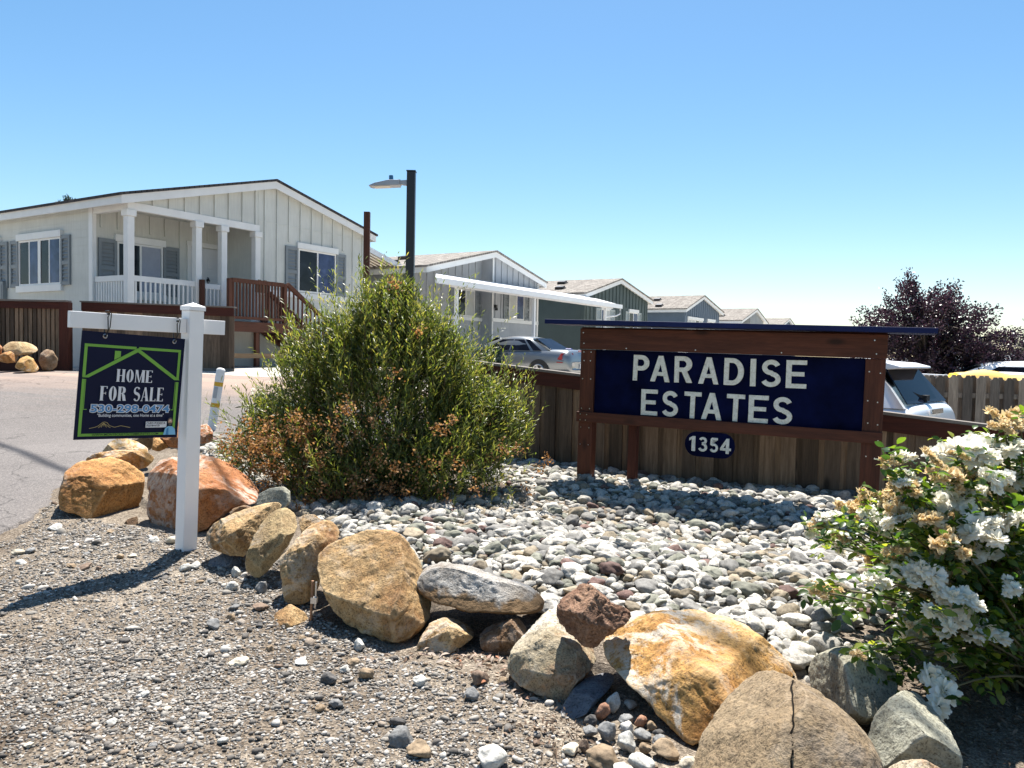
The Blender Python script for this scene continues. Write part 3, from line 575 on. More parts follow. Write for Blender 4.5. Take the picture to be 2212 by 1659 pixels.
# ------------------------------------------------------------------ estate sign
es = thing('estate_sign', 'large redwood framed estate sign with navy panel, pale letters and number plate', 'sign', SP, (0, R(.75), SANG))
es.location.z = .02
W = 2.88
m = MB(); m.box(0, .155, 0, .14, -.5, 1.355); m.build('post', M['redwood_v'], es, bevel=.006)
m = MB(); m.box(W-.165, W, 0, .14, -.7, 1.355); m.build('post', M['redwood_v'], es, bevel=.006)
m = MB(); m.box(.50, .59, .16, .25, -.4, 1.3); m.build('brace_post', M['stain_v'], es)
m = MB(); m.box(-.006, W+.006, -.025, .145, 1.36, 1.575); m.build('top_beam', M['redwood_h'], es, bevel=.006)
m = MB(); m.box(-.016, W+.004, -.03, -.002, .60, .705); m.build('lower_beam', M['redwood_h'], es, bevel=.005)
m = MB(); m.box(.156, W-.166, .035, .075, .66, 1.358); pan = m.build('panel', M['navy'], es)
m = MB(); m.prism([(-.34, 1.612), (3.26, 1.585), (3.26, 1.633), (-.34, 1.660)], -.20, .34); m.build('roof_board', M['navy_cap'], es, bevel=.004)
m = MB(); m.box(.0, W, .01, .13, 1.576, 1.589); m.build('shim', M['stain_h'], es)
SCR = [(x, -.002, z) for x, z in [(.035, 1.33), (.115, 1.33), (.04, 1.24), (.11, 1.24), (.03, 1.05), (.12, 1.05), (.03, .74), (.12, .74), (.03, .54), (.12, .54), (.03, .36), (.12, .36),
  (W-.13, 1.24), (W-.04, 1.23), (W-.13, .98), (W-.05, .97), (W-.12, .78), (W-.04, .77), (W-.12, .48), (W-.05, .47)]]
SCR += [(x, -.026, z) for x, z in [(.04, 1.42), (.5, 1.38), (1.2, 1.385), (2.0, 1.385), (2.8, 1.40), (2.78, 1.52), (.03, 1.53)]]+[(x, -.031, z) for x, z in [(.03, .62), (.09, .62), (.03, .68), (.1, .68), (W-.03, .63)]]
s0 = MB().tube([(0, 0, 0), (0, -.004, 0)], .006, 8).build('screw', M['steel'], es, loc=SCR[0])
for q in SCR[1:]: o = s0.copy(); C.objects.link(o); o.parent = es; o.location = q
# letters cut from board
def arc(cx, cy, rx, ry, a0, a1, n=14): return [(cx+rx*math.cos(R(a0+(a1-a0)*i/n)), cy+ry*math.sin(R(a0+(a1-a0)*i/n))) for i in range(n+1)]
def ribbon(path, w_):
    L_, R_ = [], []
    for i, p in enumerate(path):
        a = Vector(path[max(i-1, 0)]); b = Vector(path[min(i+1, len(path)-1)]); d = (b-a).normalized(); n_ = Vector((-d.y, d.x)); ww = w_(i/(len(path)-1)) if callable(w_) else w_
        L_.append((p[0]+n_.x*ww/2, p[1]+n_.y*ww/2)); R_.append((p[0]-n_.x*ww/2, p[1]-n_.y*ww/2))
    return L_+R_[::-1]
t_ = .165
SPATH = arc(.33, .715, .225, .195, 20, 270, 18)+arc(.33, .285, .245, .195, 90, -160, 18)[1:]
GL = {
 'P': (.62, [[(0, 0), (t_, 0), (t_, .40), (.32, .40)]+arc(.32, .70, .30, .30, -90, 90)+[(0, 1)], [(t_, .57), (.31, .57)]+arc(.31, .70, .12, .135, -90, 90)+[(t_, .835)]]),
 'R': (.66, [[(0, 0), (t_, 0), (t_, .41), (.27, .41), (.45, 0), (.66, 0), (.46, .43)]+arc(.34, .705, .30, .295, -58, 90)+[(0, 1)], [(t_, .57), (.31, .57)]+arc(.31, .70, .13, .135, -90, 90)+[(t_, .835)]]),
 'D': (.68, [[(0, 0), (.28, 0)]+arc(.28, .5, .40, .5, -90, 90, 20)+[(0, 1)], [(t_, .17), (.28, .17)]+arc(.28, .5, .21, .33, -90, 90)+[(t_, .83)]]),
 'A': (.72, [[(0, 0), (.17, 0), (.235, .23), (.485, .23), (.55, 0), (.72, 0), (.445, 1), (.275, 1)], [(.278, .37), (.442, .37), (.36, .69)]]),
 'I': (.165, [[(0, 0), (t_, 0), (t_, 1), (0, 1)]]),
 'E': (.63, [[(0, 0), (.63, 0), (.63, .155), (t_, .155), (t_, .43), (.56, .43), (.56, .58), (t_, .58), (t_, .845), (.63, .845), (.63, 1), (0, 1)]]),
 'T': (.62, [[(.228, 0), (.392, 0), (.392, .845), (.62, .845), (.62, 1), (0, 1), (0, .845), (.228, .845)]]),
 'S': (.68, [ribbon(SPATH, t_)]),
 '1': (.36, [[(.15, 0), (.35, 0), (.35, 1), (.19, 1), (0, .86), (0, .69), (.15, .80)]]),
 '3': (.56, [ribbon(arc(.27, .74, .18, .17, 160, -90, 14)+arc(.27, .30, .21, .21, 90, -160, 16), .15)]),
 '5': (.58, [ribbon([(.54, .91), (.15, .91), (.14, .90), (.115, .53)]+arc(.28, .31, .215, .22, 118, -155, 16), .15)]),
 '4': (.64, [[(.34, 0), (.52, 0), (.52, .20), (.64, .20), (.64, .36), (.52, .36), (.52, 1), (.36, 1), (0, .36), (0, .20), (.34, .20)], [(.17, .36), (.34, .36), (.34, .66)]])}
def glyph(ch, sx, sz, depth):
    cu = bpy.data.curves.new('glyph', 'CURVE'); cu.dimensions = '2D'; cu.fill_mode = 'BOTH'; cu.extrude = depth/2; cu.bevel_depth = .0007
    for poly in GL[ch][1]:
        sp = cu.splines.new('POLY'); sp.points.add(len(poly)-1); sp.use_cyclic_u = True
        for q, (x, y) in zip(sp.points, poly): q.co = (x*sx, y*sz, 0, 1)
    o = bpy.data.objects.new('glyph', cu); C.objects.link(o); dg = bpy.context.evaluated_depsgraph_get()
    me = bpy.data.meshes.new_from_object(o.evaluated_get(dg)); bpy.data.objects.remove(o); bpy.data.curves.remove(cu); return me
def lettermat():
    m, t, p = mat('chipped_letter'); co = obco(t); n = noi(t, co, 26, 6, .7); r = ramp(t, [(.28, (.20, .17, .13)), (.36, (.66, .64, .55)), (.6, (.80, .78, .68))], n)
    n2 = noi(t, co, 8, 4, .6, 1.5); r2 = ramp(t, [(.46, (1, 1, 1)), (.5, (.72, .66, .55)), (.54, (1, 1, 1))], n2); t.links.new(mix(t, r.outputs[0], r2.outputs[0], .5, 'MULTIPLY'), p.inputs['Base Color'])
    p.inputs['Roughness'].default_value = .55; bump(t, p, n, .4, .003); return m
M['letter'] = lettermat()
def put_letter(ch, x0, x1, z0, z1, y, parent, name='letter', rivets=True):
    me = glyph(ch, (x1-x0)/GL[ch][0], z1-z0, .012); me.materials.append(M['letter'])
    o = bpy.data.objects.new(name, me); C.objects.link(o); o.parent = parent
    o.matrix_local = Matrix.Translation((x0, y, z0)) @ Matrix.Rotation(R(90), 4, 'X') @ Matrix.Rotation(R(random.uniform(-.8, .8)), 4, 'Z')
    return o
row1 = [('P', .565, .728), ('A', .747, .943), ('R', .992, 1.17), ('A', 1.23, 1.424), ('D', 1.475, 1.66), ('I', 1.722, 1.772), ('S', 1.82, 2.003), ('E', 2.046, 2.226)]
row2 = [('E', .664, .831), ('S', .876, 1.045), ('T', 1.10, 1.266), ('A', 1.273, 1.468), ('T', 1.512, 1.681), ('E', 1.72, 1.90), ('S', 1.938, 2.122)]
for i, (ch, a, b) in enumerate(row1): put_letter(ch, a, b, 1.058, 1.318, .028, pan)
for i, (ch, a, b) in enumerate(row2): put_letter(ch, a, b, .712, .972, .028, pan)
m = MB(); m.prism([(1.14+.115+.115*math.cos(R(a)), .47+.122*math.sin(R(a))) for a in range(90, 271, 15)]+[(1.505+.115*math.cos(R(a)), .47+.122*math.sin(R(a))) for a in range(-90, 91, 15)], -.045, -.031)
npl = m.build('number_plate', M['navy'], es)
for ch, a, b in [('1', 1.185, 1.245), ('3', 1.275, 1.36), ('5', 1.385, 1.465), ('4', 1.485, 1.585)]: put_letter(ch, a, b, .40, .545, -.051, npl, 'digit')

# ------------------------------------------------------------------ white for-sale post with hanging panel
WP = Vector((-2.12, 5.0, 0)); WP.z = gz(WP.x, WP.y); UA = Vector((.59, .807, 0)).normalized(); WANG = math.atan2(UA.y, UA.x)
wp = thing('sign_post', 'white square vinyl sign post with side arm, standing in gravel by boulders', 'sign post', WP, (0, 0, 0))
wp.rotation_euler = (Matrix.Rotation(R(1.6), 3, 'Y') @ Matrix.Rotation(WANG, 3, 'Z')).to_euler()
m = MB(); m.box(-.05, .05, -.05, .05, -.3, 1.565); m.build('post', M['white_vinyl'], wp, bevel=.005)
m = MB(); m.add([(-.056, -.056, 1.566), (.056, -.056, 1.566), (.056, .056, 1.566), (-.056, .056, 1.566), (-.056, -.056, 1.592), (.056, -.056, 1.592), (.056, .056, 1.592), (-.056, .056, 1.592), (0, 0, 1.618)],
  [(3, 2, 1, 0), (0, 1, 5, 4), (1, 2, 6, 5), (2, 3, 7, 6), (3, 0, 4, 7), (4, 5, 8), (5, 6, 8), (6, 7, 8), (7, 4, 8)]); m.build('post_cap', M['white_vinyl'], wp)
m = MB(); m.box(-.76, -.052, -.019, .019, 1.418, 1.512); m.box(.052, .225, -.019, .019, 1.418, 1.512); m.build('arm', M['white_vinyl'], wp, bevel=.003)
# hanging panel (own thing); local x along the arm, front -y
ps = thing('sale_panel', 'navy home for sale panel with green house outline hanging from the white arm', 'sign', (0, 0, 0))
ps.matrix_world = Matrix.Translation(WP) @ Matrix.Rotation(R(1.6), 4, 'Y') @ Matrix.Rotation(WANG, 4, 'Z') @ Matrix.Translation((-.385, 0, 1.075)) @ Matrix.Rotation(R(2.2), 4, 'Y') @ Matrix.Rotation(R(2), 4, 'X')
HW, HH = .318, .318
def flatmat(n, c, r_=.5):
    m, t, p = mat(n); co = obco(t); x = noi(t, co, 6, 3); rr = ramp(t, [(.3, tuple(v*.95 for v in c)), (.7, tuple(min(1, v*1.05) for v in c))], x); t.links.new(rr.outputs[0], p.inputs[0]); p.inputs['Specular IOR Level'].default_value = .15; p.inputs['Roughness'].default_value = r_; return m
K = {'navy': flatmat('print_navy', (.005, .008, .032)), 'green': flatmat('print_green', (.20, .42, .07)), 'white': flatmat('print_white', (.72, .72, .74)), 'blue': flatmat('print_blue', (.10, .27, .50)), 'tan': flatmat('print_tan', (.42, .33, .14)),
     'skin': flatmat('print_skin', (.55, .34, .24)), 'hair': flatmat('print_hair', (.10, .085, .075)), 'shirt': flatmat('print_shirt', (.22, .50, .72)), 'shirt2': flatmat('print_shirt_shade', (.07, .24, .46)), 'black': flatmat('print_black', (.015, .015, .02))}
m = MB(); m.box(-HW, HW, 0, .005, -HH, HH); board = m.build('panel', K['navy'], ps)
LY = [-.0006]
def layer(): LY[0] -= .0004; return LY[0]
def pr(name, col, polys, parent=board):
    m = MB()
    for q in polys: m.flat(q, layer())
    return m.build(name, K[col], parent)
def rect(x0, x1, z0, z1): return [(x0, z0), (x1, z0), (x1, z1), (x0, z1)]
def seg(a, b, w_): a, b = Vector(a), Vector(b); d = (b-a).normalized(); n_ = Vector((-d.y, d.x))*w_/2; return [tuple(a-n_), tuple(b-n_), tuple(b+n_), tuple(a+n_)]
# panel px map: u 0..1 left-right, v 0..1 top-bottom
def U(u, v): return (-HW+2*HW*u, HH-2*HH*v)
def RU(u0, u1, v0, v1): a = U(u0, v1); b = U(u1, v0); return rect(a[0], b[0], a[1], b[1])
g = .022
pr('frame_print', 'green', [RU(.03, .51, .115, .115+g+.003), RU(.535, .965, .115, .115+g+.003), RU(.03, .03+g+.006, .141, .42), RU(.965-g-.004, .965, .141, .42), RU(.03, .03+g+.006, .44, .945), RU(.965-g-.004, .965, .44, .945), RU(.03, .965, .945, .97)])
def PV(*pts): return [U(*q) for q in pts]
pr('roof_print', 'green', [PV((.525, .125), (.525, .165), (.085, .425), (.03, .425)), PV((.525, .125), (.975, .42), (.915, .42), (.525, .165)), PV((.305, .165), (.362, .165), (.362, .218), (.305, .25))])
pr('line_print', 'green', [RU(.058, .064, .44, .72), RU(.058, .09, .716, .722), RU(.925, .931, .44, .72), RU(.90, .931, .716, .722)])
# condensed serif capitals
def serif_caps(txt, x0, x1, z0, z1, name):
    H_ = z1-z0; wd = {'H': .50, 'O': .46, 'M': .62, 'E': .42, 'F': .40, 'R': .48, 'S': .40, 'A': .50, 'L': .40, ' ': .42}; gap = .10
    tot = sum(wd[c]+gap for c in txt)-gap; k = (x1-x0)/tot; x = x0; polys = []
    for c in txt:
        w_ = wd[c]*k; T_ = .17*k; th = .045*H_; X = lambda u: x+u*w_; Z = lambda v: z0+v*H_
        stem = lambda a, v0=0, v1=1: [rect(a, a+T_, Z(v0), Z(v1)), rect(a-.03*k, a+T_+.03*k, Z(v0), Z(v0)+th*.7), rect(a-.03*k, a+T_+.03*k, Z(v1)-th*.7, Z(v1))]
        if c == 'H': polys += stem(x)+stem(x+w_-T_)+[rect(x+T_, x+w_-T_, Z(.48), Z(.53))]
        if c == 'M': polys += [rect(x+.02*k, x+.07*k, Z(0), Z(1)), rect(x-.02*k, x+.11*k, Z(0), Z(.035))]+stem(x+w_-T_)+[[(x, Z(1)), (x+w_*.42, Z(0)), (x+w_*.52, Z(0)), (x+T_, Z(1))], [(x+w_*.44, Z(0)), (x+w_*.52, Z(0)), (x+w_-T_*.6, Z(1)), (x+w_-T_, Z(1))]]
            
        if c in 'EFL':
            polys += stem(x)
            if c in 'EF': polys += [rect(x+T_, x+w_, Z(.955), Z(1)), rect(x+w_-.05*k, x+w_, Z(.83), Z(1)), rect(x+T_, x+w_*.8, Z(.49), Z(.53)), rect(x+w_*.74, x+w_*.82, Z(.42), Z(.60))]
            if c in 'EL': polys += [rect(x+T_, x+w_, Z(0), Z(.045)), rect(x+w_-.05*k, x+w_, Z(0), Z(.18))]
        if c == 'O':
            o_ = [(x+w_/2+w_/2*math.cos(R(a)), Z(.5)+H_*.51*math.sin(R(a))) for a in range(0, 360, 10)]; i_ = [(x+w_/2+(w_/2-T_)*math.cos(R(a)), Z(.5)+H_*.465*math.sin(R(a))) for a in range(0, 360, 10)]
            polys += [[o_[i], o_[(i+1) % 36], i_[(i+1) % 36], i_[i]] for i in range(36)]
        if c == 'R':
            polys += stem(x); cx = x+T_; a_ = range(-90, 91, 12)
            o_ = [(cx+(w_*.92-T_)*max(0, math.cos(R(a)))**.6, Z(.745)+H_*.255*math.sin(R(a))) for a in a_]; i_ = [(cx+max(0, w_*.92-T_*2)*max(0, math.cos(R(a)))**.6, Z(.745)+H_*.21*math.sin(R(a))) for a in a_]
            polys += [[i_[i], o_[i], o_[i+1], i_[i+1]] for i in range(len(o_)-1)]+[[(x+w_*.45, Z(.49)), (x+w_*.62, 0*1+Z(0)), (x+w_*1.02, Z(0)), (x+w_*.86, Z(.40)), (x+w_*.70, Z(.49))]]
        if c == 'A': polys += [[(x+w_*.40, Z(1)), (x+w_*.62, Z(1)), (x+w_, Z(0)), (x+w_-T_*1.1, Z(0))], [(x+w_*.40, Z(1)), (x+.02*k, Z(0)), (x+.07*k, Z(0)), (x+w_*.46, Z(.88))], rect(x+w_*.16, x+w_*.7, Z(.28), Z(.32)), rect(x-.03*k, x+.12*k, Z(0), Z(.035)), rect(x+w_-T_*1.3, x+w_+.03*k, Z(0), Z(.035))]
        if c == 'S':
            P_ = arc(.5, .755, .40, .225, 25, 270, 14)+arc(.5, .265, .41, .245, 90, -155, 14)[1:]
            P_ = [(X(a), Z(b)) for a, b in P_]; rb = ribbon(P_, lambda u: T_*(.35+.75*math.exp(-((u-.5)/.2)**2)+.3*(abs(u-.5) > .42))); n_ = len(P_)
            polys += [[rb[i], rb[2*n_-1-i], rb[2*n_-2-i], rb[i+1]] for i in range(n_-1)]
        x += w_+gap*k
    m = MB(); y = layer()
    for i, q in enumerate(polys):
        ar = sum(q[j][0]*q[(j+1) % len(q)][1]-q[(j+1) % len(q)][0]*q[j][1] for j in range(len(q)))
        m.flat(q if ar > 0 else q[::-1], y-i*2e-6)
    LY[0] -= .0003
    return m.build(name, K['white'], board)
a, b = U(.34, .455), U(.685, .335); serif_caps('HOME', a[0], b[0], a[1], b[1], 'lettering')
a, b = U(.20, .635), U(.44, .50); serif_caps('FOR', a[0], b[0], a[1], b[1], 'lettering')
a, b = U(.515, .635), U(.81, .50); serif_caps('SALE', a[0], b[0], a[1], b[1], 'lettering')
def text(s, u0, u1, v, col, parent=board, bold=0, name='lettering', shear=0, fit=True, size=.03, extra=0):
    cu = bpy.data.curves.new('txt', 'FONT'); cu.body = s; cu.size = 1; cu.offset = bold; cu.shear = shear; cu.align_x = 'CENTER'
    o = bpy.data.objects.new('txt', cu); C.objects.link(o); me = bpy.data.meshes.new_from_object(o.evaluated_get(bpy.context.evaluated_depsgraph_get())); bpy.data.objects.remove(o); bpy.data.curves.remove(cu)
    co = np.zeros(len(me.vertices)*3); me.vertices.foreach_get('co', co); co = co.reshape(-1, 3)
    wd = co[:, 0].max()-co[:, 0].min(); a, b = U(u0, v), U(u1, v); k = (b[0]-a[0])/(wd-2*extra); x = (co[:, 0]-(co[:, 0].max()+co[:, 0].min())/2)*k+(a[0]+b[0])/2; kz = size if size else k
    y = layer(); z = co[:, 1]*kz+a[1]; me.vertices.foreach_set('co', np.stack([x, np.full_like(x, y), z], -1).ravel()); me.materials.append(K[col]); me.update()
    ob = bpy.data.objects.new(name, me); C.objects.link(ob); ob.parent = parent; return ob
text('530-298-0474', .12, .885, .742, 'white', bold=.075, size=.062, extra=.045); text('530-298-0474', .12, .885, .742, 'blue', bold=.022, size=.062)
text('"Building communities, one Home at a time"', .185, .83, .787, 'white', bold=.012, size=.026)
pr('name_card', 'white', [RU(.655, .87, .835, .895)]); text('CHRIS PODESTA', .662, .855, .862, 'black', bold=.02, size=.020); text('SALES MANAGER', .662, .80, .884, 'black', bold=.012, size=.0155)
text('WWW.MONTECRISTOCOMMUNITIES.COM', .15, .79, .964, 'black', bold=.012, size=.0165)
mo = [(.12, .895), (.17, .885), (.20, .872), (.24, .838), (.26, .835), (.28, .842), (.30, .868), (.35, .886), (.41, .872), (.5, .89)]
pr('mountain_logo', 'tan', [seg(U(*mo[i]), U(*mo[i+1]), .003) for i in range(len(mo)-1)]+[seg(U(.245, .845), U(*e), .003) for e in ((.20, .89), (.225, .885), (.25, .875), (.275, .885), (.31, .89))])
ell = lambda u, v, ru, rv: [U(u+ru*math.cos(R(a)), v-rv*math.sin(R(a))) for a in range(0, 360, 20)]
pr('portrait_shirt', 'shirt', [PV((.835, .968), (.85, .905), (.88, .882), (.92, .882), (.955, .91), (.965, .968))]); pr('portrait_shirt_shade', 'shirt2', [PV((.86, .968), (.868, .91), (.885, .89), (.89, .968))])
pr('portrait_hair', 'hair', [ell(.898, .828, .027, .034)]); pr('portrait_face', 'skin', [ell(.898, .838, .021, .030)]); pr('portrait_beard', 'hair', [PV((.880, .845), (.916, .845), (.912, .868), (.898, .876), (.884, .868))])
pr('portrait_brow', 'white', [ell(.898, .826, .006, .004)])
for u in (.205, .885):
    a = U(u, .035); m = MB()
    m.tube([(a[0]+.011*math.cos(R(k)), -.003, a[1]+.011*math.sin(R(k))) for k in range(0, 361, 30)], .0035, 6); m.build('grommet', M['steel'], board)
    z1 = .3785
    zt = MB(); zt.tube([(a[0], -.008, a[1]-.004), (a[0]+.004, -.024, .34), (a[0]-.003, -.023, z1+.03), (a[0]+.012, -.022, z1+.062)], .0032, 6); zt.tube([(a[0]+.003, -.006, a[1]-.002), (a[0]+.014, -.023, .35), (a[0]+.016, -.023, z1+.055)], .0028, 6)
    zt.box(a[0]-.008, a[0]+.004, -.03, -.02, z1+.042, z1+.054); zt.tube([(a[0], .008, a[1]), (a[0]+.004, .024, .36), (a[0]+.004, .022, .445), (a[0]+.004, -.022, .447)], .003, 6); zt.build('cable_tie', M['zip'], board)

# ------------------------------------------------------------------ lamp post, brown post, marker, green box, stake, cable
L0 = Vector((-1.885, 14, gz(-1.885, 14)))
lp = thing('street_lamp', 'black square street lamp pole with grey flat lamp head above the bush', 'street lamp', L0)
HL = 4.52-L0.z
m = MB(); m.box(-.075, .075, -.075, .075, -.2, HL); m.build('pole', M['black_metal'], lp, bevel=.008); m = MB(); m.box(-.083, .083, -.083, .083, HL+.001, HL+.02); m.build('pole_cap', M['black_metal'], lp)
m = MB(); m.prism([(-.24, HL-.215), (-.077, HL-.245), (-.077, HL-.15), (-.24, HL-.165)], -.05, .05); m.tube([(-.215, -.065, HL-.195), (-.215, .065, HL-.195)], .05, 12); ar = m.build('arm', M['grey_metal'], lp)
m = MB(); T = Matrix.Translation((-.2, 0, HL-.2)) @ Matrix.Rotation(R(-3), 4, 'Y')
top = [(-.55, -.045), (-.3, -.085), (0, -.075), (.0, .03), (-.22, .045), (-.50, -.02)]
m.prism([(0, -.06), (0, .04), (-.2, .045), (-.45, .0), (-.56, -.045), (-.5, -.06)][::-1], -.12, .12, T); hd = m.build('lamp_head', M['grey_metal'], lp, bevel=.012)
m = MB(); m.box(-.46, -.18, -.10, .10, -.066, -.0605, T); m.build('lens', M['lens'], hd)
m = MB(); m.tube([(-.16, 0, .045), (-.16, 0, .14)], [.042, .038], 14); 
for i, v in enumerate(m.v): m.v[i] = tuple(T @ Vector(v))
m.build('photocell', M['photocell'], hd)
B0 = Vector((-2.77, 14.5, gz(-2.77, 14.5))); m = MB(); m.box(-.055, .055, -.05, .05, -.2, 3.88-B0.z); bp_ = m.build('wooden_post', M['deck_v'], None, loc=B0, bevel=.006)
tag(bp_, 'tall bare brown wooden post left of the black lamp pole', 'post')
MKP = gp(455, 935, .1); MK = Vector((MKP.x, MKP.y, gz(MKP.x, MKP.y)-.05))
mk = thing('marker_post', 'leaning white plastic marker post with two yellow bands behind the sign post', 'marker post', MK, (R(-2), R(8), 0))
zs = [0, .22, .40, .46, .70, .76, .93]
for i, c in enumerate(['white_trim', 'white_trim', 'yellow', 'white_trim', 'yellow', 'white_trim']):
    m = MB(); m.tube([(0, 0, zs[i]), (0, 0, zs[i+1])], .06, 16); o = m.build('band' if c == 'yellow' else 'tube', M[c], mk, smooth=False)
m = MB(); m.tube([(0, 0, .931), (0, 0, .95), (0, 0, .96)], [.06, .05, .02], 16); m.build('cap', M['white_trim'], mk)
m = MB(); m.box(-.03, .02, -.0635, -.0585, .53, .69); m.build('reflector', M['grey_metal'], mk)
GBP = Vector((-2.35, 8.9, gz(-2.35, 8.9))); m = MB(); m.box(-.42, .35, -.35, .35, -.1, .55); m.box(-.44, .37, -.37, .37, .551, .60); tag(m.build('utility_box', M['green_metal'], None, loc=GBP, bevel=.01), 'dark green utility box hidden behind the left side of the bush', 'utility box')
S0 = gp(672, 1335, .02); st = thing('survey_stake', 'thin rusty steel stake with clamp beside the biggest ochre boulder', 'stake', S0, (0, R(2), 0))
m = MB(); m.tube([(0, 0, -.1), (0, 0, .185)], .007, 8); m.build('rod', M['rust'], st); m = MB(); m.tube([(.018, 0, .05), (.018, 0, .18)], .005, 8); m.box(-.004, .026, -.012, .012, .075, .105); m.build('clamp', M['steel'], st)
cab = MB(); cz = 14.0; off = Vector((sd.x, sd.y, 0))/sd.z*cz
A_ = gp(0, 977, 0); B_ = gp(1500, 1395, .22); dr_ = (B_-A_); pts = []
for i in range(41):
    u = -2.5+i*.15; q = A_+dr_*u; pts.append((q.x+off.x, q.y+off.y, cz+(.5*(u-.5)**2*.12)))
tag(cab.tube(pts, .045, 6).build('overhead_cable', M['zip']), 'dark overhead utility cable crossing high above the sign bed', 'cable')
# ------------------------------------------------------------------ vehicles. Local: x from tail (0) to nose, y to the car's left, z up from the ground
def loft(rings, closed=True):
    n = len(rings[0]); V = [p for r in rings for p in r]
    F = [(i*n+k, i*n+(k+1) % n, (i+1)*n+(k+1) % n, (i+1)*n+k) for i in range(len(rings)-1) for k in range(n if closed else n-1)]
    return V, F
def car(name, label, cat, loc, rot, paint_, body, cabin, wheels, wr, lights, extras=None, group=None, suv=False):
    c = thing(name, label, cat, loc, rot, group)
    rings = []
    for x, zb, zt, wb, wt in body:
        h = zt-zb; half = [(0, zb), (wb*.75, zb), (wb*.97, zb+h*.12), (wb*1.0, zb+h*.45), (wb*.985, zb+h*.62), (wb*.96+.0, zb+h*.80), (wt, zt-.02*h), (wt*.8, zt+.01), (0, zt+.02)]
        rings.append([(x, -y, z) for y, z in half]+[(x, y, z) for y, z in half[-2:0:-1]])
    V, F = loft(rings); n = len(rings[0]); F += [tuple(range(n)), tuple((len(rings)-1)*n+k for k in range(n-1, -1, -1))]
    m = MB(); m.add(V, F); b = m.build('body', M[paint_], c, smooth=True); s = b.modifiers.new('s', 'SUBSURF'); s.levels = s.render_levels = 2
    # cabin: bottom outline and roof outline
    (xb0, xb1, wb, zb), (xr0, xr1, wr_, zr), crown = cabin
    rings = []
    N = 9
    for j in range(N):                               # from belt to roof edge
        t = j/(N-1); tt = t**.85
        rings.append((xb0+(xr0-xb0)*t, xb1+(xr1-xb1)*t, wb+(wr_-wb)*tt, zb+(zr-zb)*math.sin(t*math.pi/2)**1.0 if False else zb+(zr-zb)*t))
    def pane(pts, name, mt, th=.012):
        m = MB(); m.add(pts, [tuple(range(len(pts)))]); o = m.build(name, M[mt], c); so = o.modifiers.new('so', 'SOLIDIFY'); so.thickness = th; so.offset = 0; return o
    # shell (roof and pillars) as a smooth lofted cap
    sh = []
    K = [(0, 0), (.25, .0), (.5, .0), (.75, .0), (1, 0)]
    xsN = 12
    for i in range(xsN+1):
        t = i/xsN; xr_ = xr0+(xr1-xr0)*t; xb_ = xb0+(xb1-xb0)*t; cz_ = zr+crown*math.sin(math.pi*t)-.02*(abs(t-.5)*2)**4; ww = wr_*(1-.06*abs(2*t-1)**3); bb = wb*(1-.05*abs(2*t-1)**3)
        sh.append([(xb_, -bb, zb), ((xb_*.5+xr_*.5), -(bb*.5+ww*.5)-.015, (zb+cz_)/2), (xr_, -ww, cz_-.055), (xr_, -ww*.82, cz_), (xr_, 0, cz_+.02), (xr_, ww*.82, cz_), (xr_, ww, cz_-.055), ((xb_*.5+xr_*.5), bb*.5+ww*.5+.015, (zb+cz_)/2), (xb_, bb, zb)])
    V, F = loft(sh, False); m = MB(); m.add(V, F); n = 9; m.f += [tuple(range(n)), tuple(xsN*n+k for k in range(n-1, -1, -1))]; m.m += [0, 0]
    ro = m.build('roof', M[paint_], c, smooth=True); s = ro.modifiers.new('s', 'SUBSURF'); s.levels = s.render_levels = 1
    # glazing slightly proud of the shell
    zt = zr+crown*.4-.055
    def sidept(t, u, sg):                             # t along, u up 0..1
        xb_ = xb0+(xb1-xb0)*t; xr_ = xr0+(xr1-xr0)*t; bb = wb*(1-.05*abs(2*t-1)**3); ww = wr_*(1-.06*abs(2*t-1)**3)
        bul = .015*math.sin(math.pi*u)
        return (xb_+(xr_-xb_)*u, sg*(bb+(ww-bb)*u+bul+.014), zb+(zt-zb)*u)
    for sg in (1, -1):
        for t0, t1 in extras['side']:
            P = []; 
            for t in np.linspace(t0, t1, 6): P.append(sidept(t, .06, sg))
            for t in np.linspace(t1, t0, 6): P.append(sidept(t, .93, sg))
            pane(P, 'window', 'car_glass')
    for (xa, xr_, sg, nm) in ((xb0, xr0, -1, 'rear_window'), (xb1, xr1, 1, 'windscreen')):
        u0, u1 = .10, .93; p = []
        for u, wk in ((u0, .88), (u1, .86)):
            ww = (wb*.95+(wr_*.94-wb*.95)*u)*(wk+extras.get('wide', 0)); x = xa+(xr_-xa)*u+sg*(.02+extras.get('proud', 0)); p += [(x, -ww, zb+(zt+.05-zb)*u), (x, ww, zb+(zt+.05-zb)*u)] if u == u0 else [(x, ww, zb+(zt+.05-zb)*u), (x, -ww, zb+(zt+.05-zb)*u)]
        pane(p, nm, 'car_glass')
    hw = max(s_[3] for s_ in body)
    for x in wheels:
        for sg in (1, -1):
            m = MB(); m.tube([(x, sg*(hw-.16), wr), (x, sg*(hw+.004), wr)], wr*1.16, 28); m.build('wheel_arch', M['rubber'], c)
            m = MB(); m.tube([(x, sg*(hw-.2), wr), (x, sg*(hw-.03), wr), (x, sg*(hw+.012), wr), (x, sg*(hw+.016), wr)], [wr, wr, wr*.93, wr*.7], 28); wl = m.build('wheel', M['rubber'], c, smooth=False)
            m = MB()
            for k in range(5): a = k*72*math.pi/180; m.beam((x, sg*(hw+.022), wr), (x+wr*.62*math.cos(a), sg*(hw+.022), wr+wr*.62*math.sin(a)), .07, .02, up=(0, 1, 0))
            m.tube([(x+wr*.64*math.cos(k*math.pi/12), sg*(hw+.02), wr+wr*.64*math.sin(k*math.pi/12)) for k in range(25)], .022, 6, False); m.build('rim', M['rim'], wl)
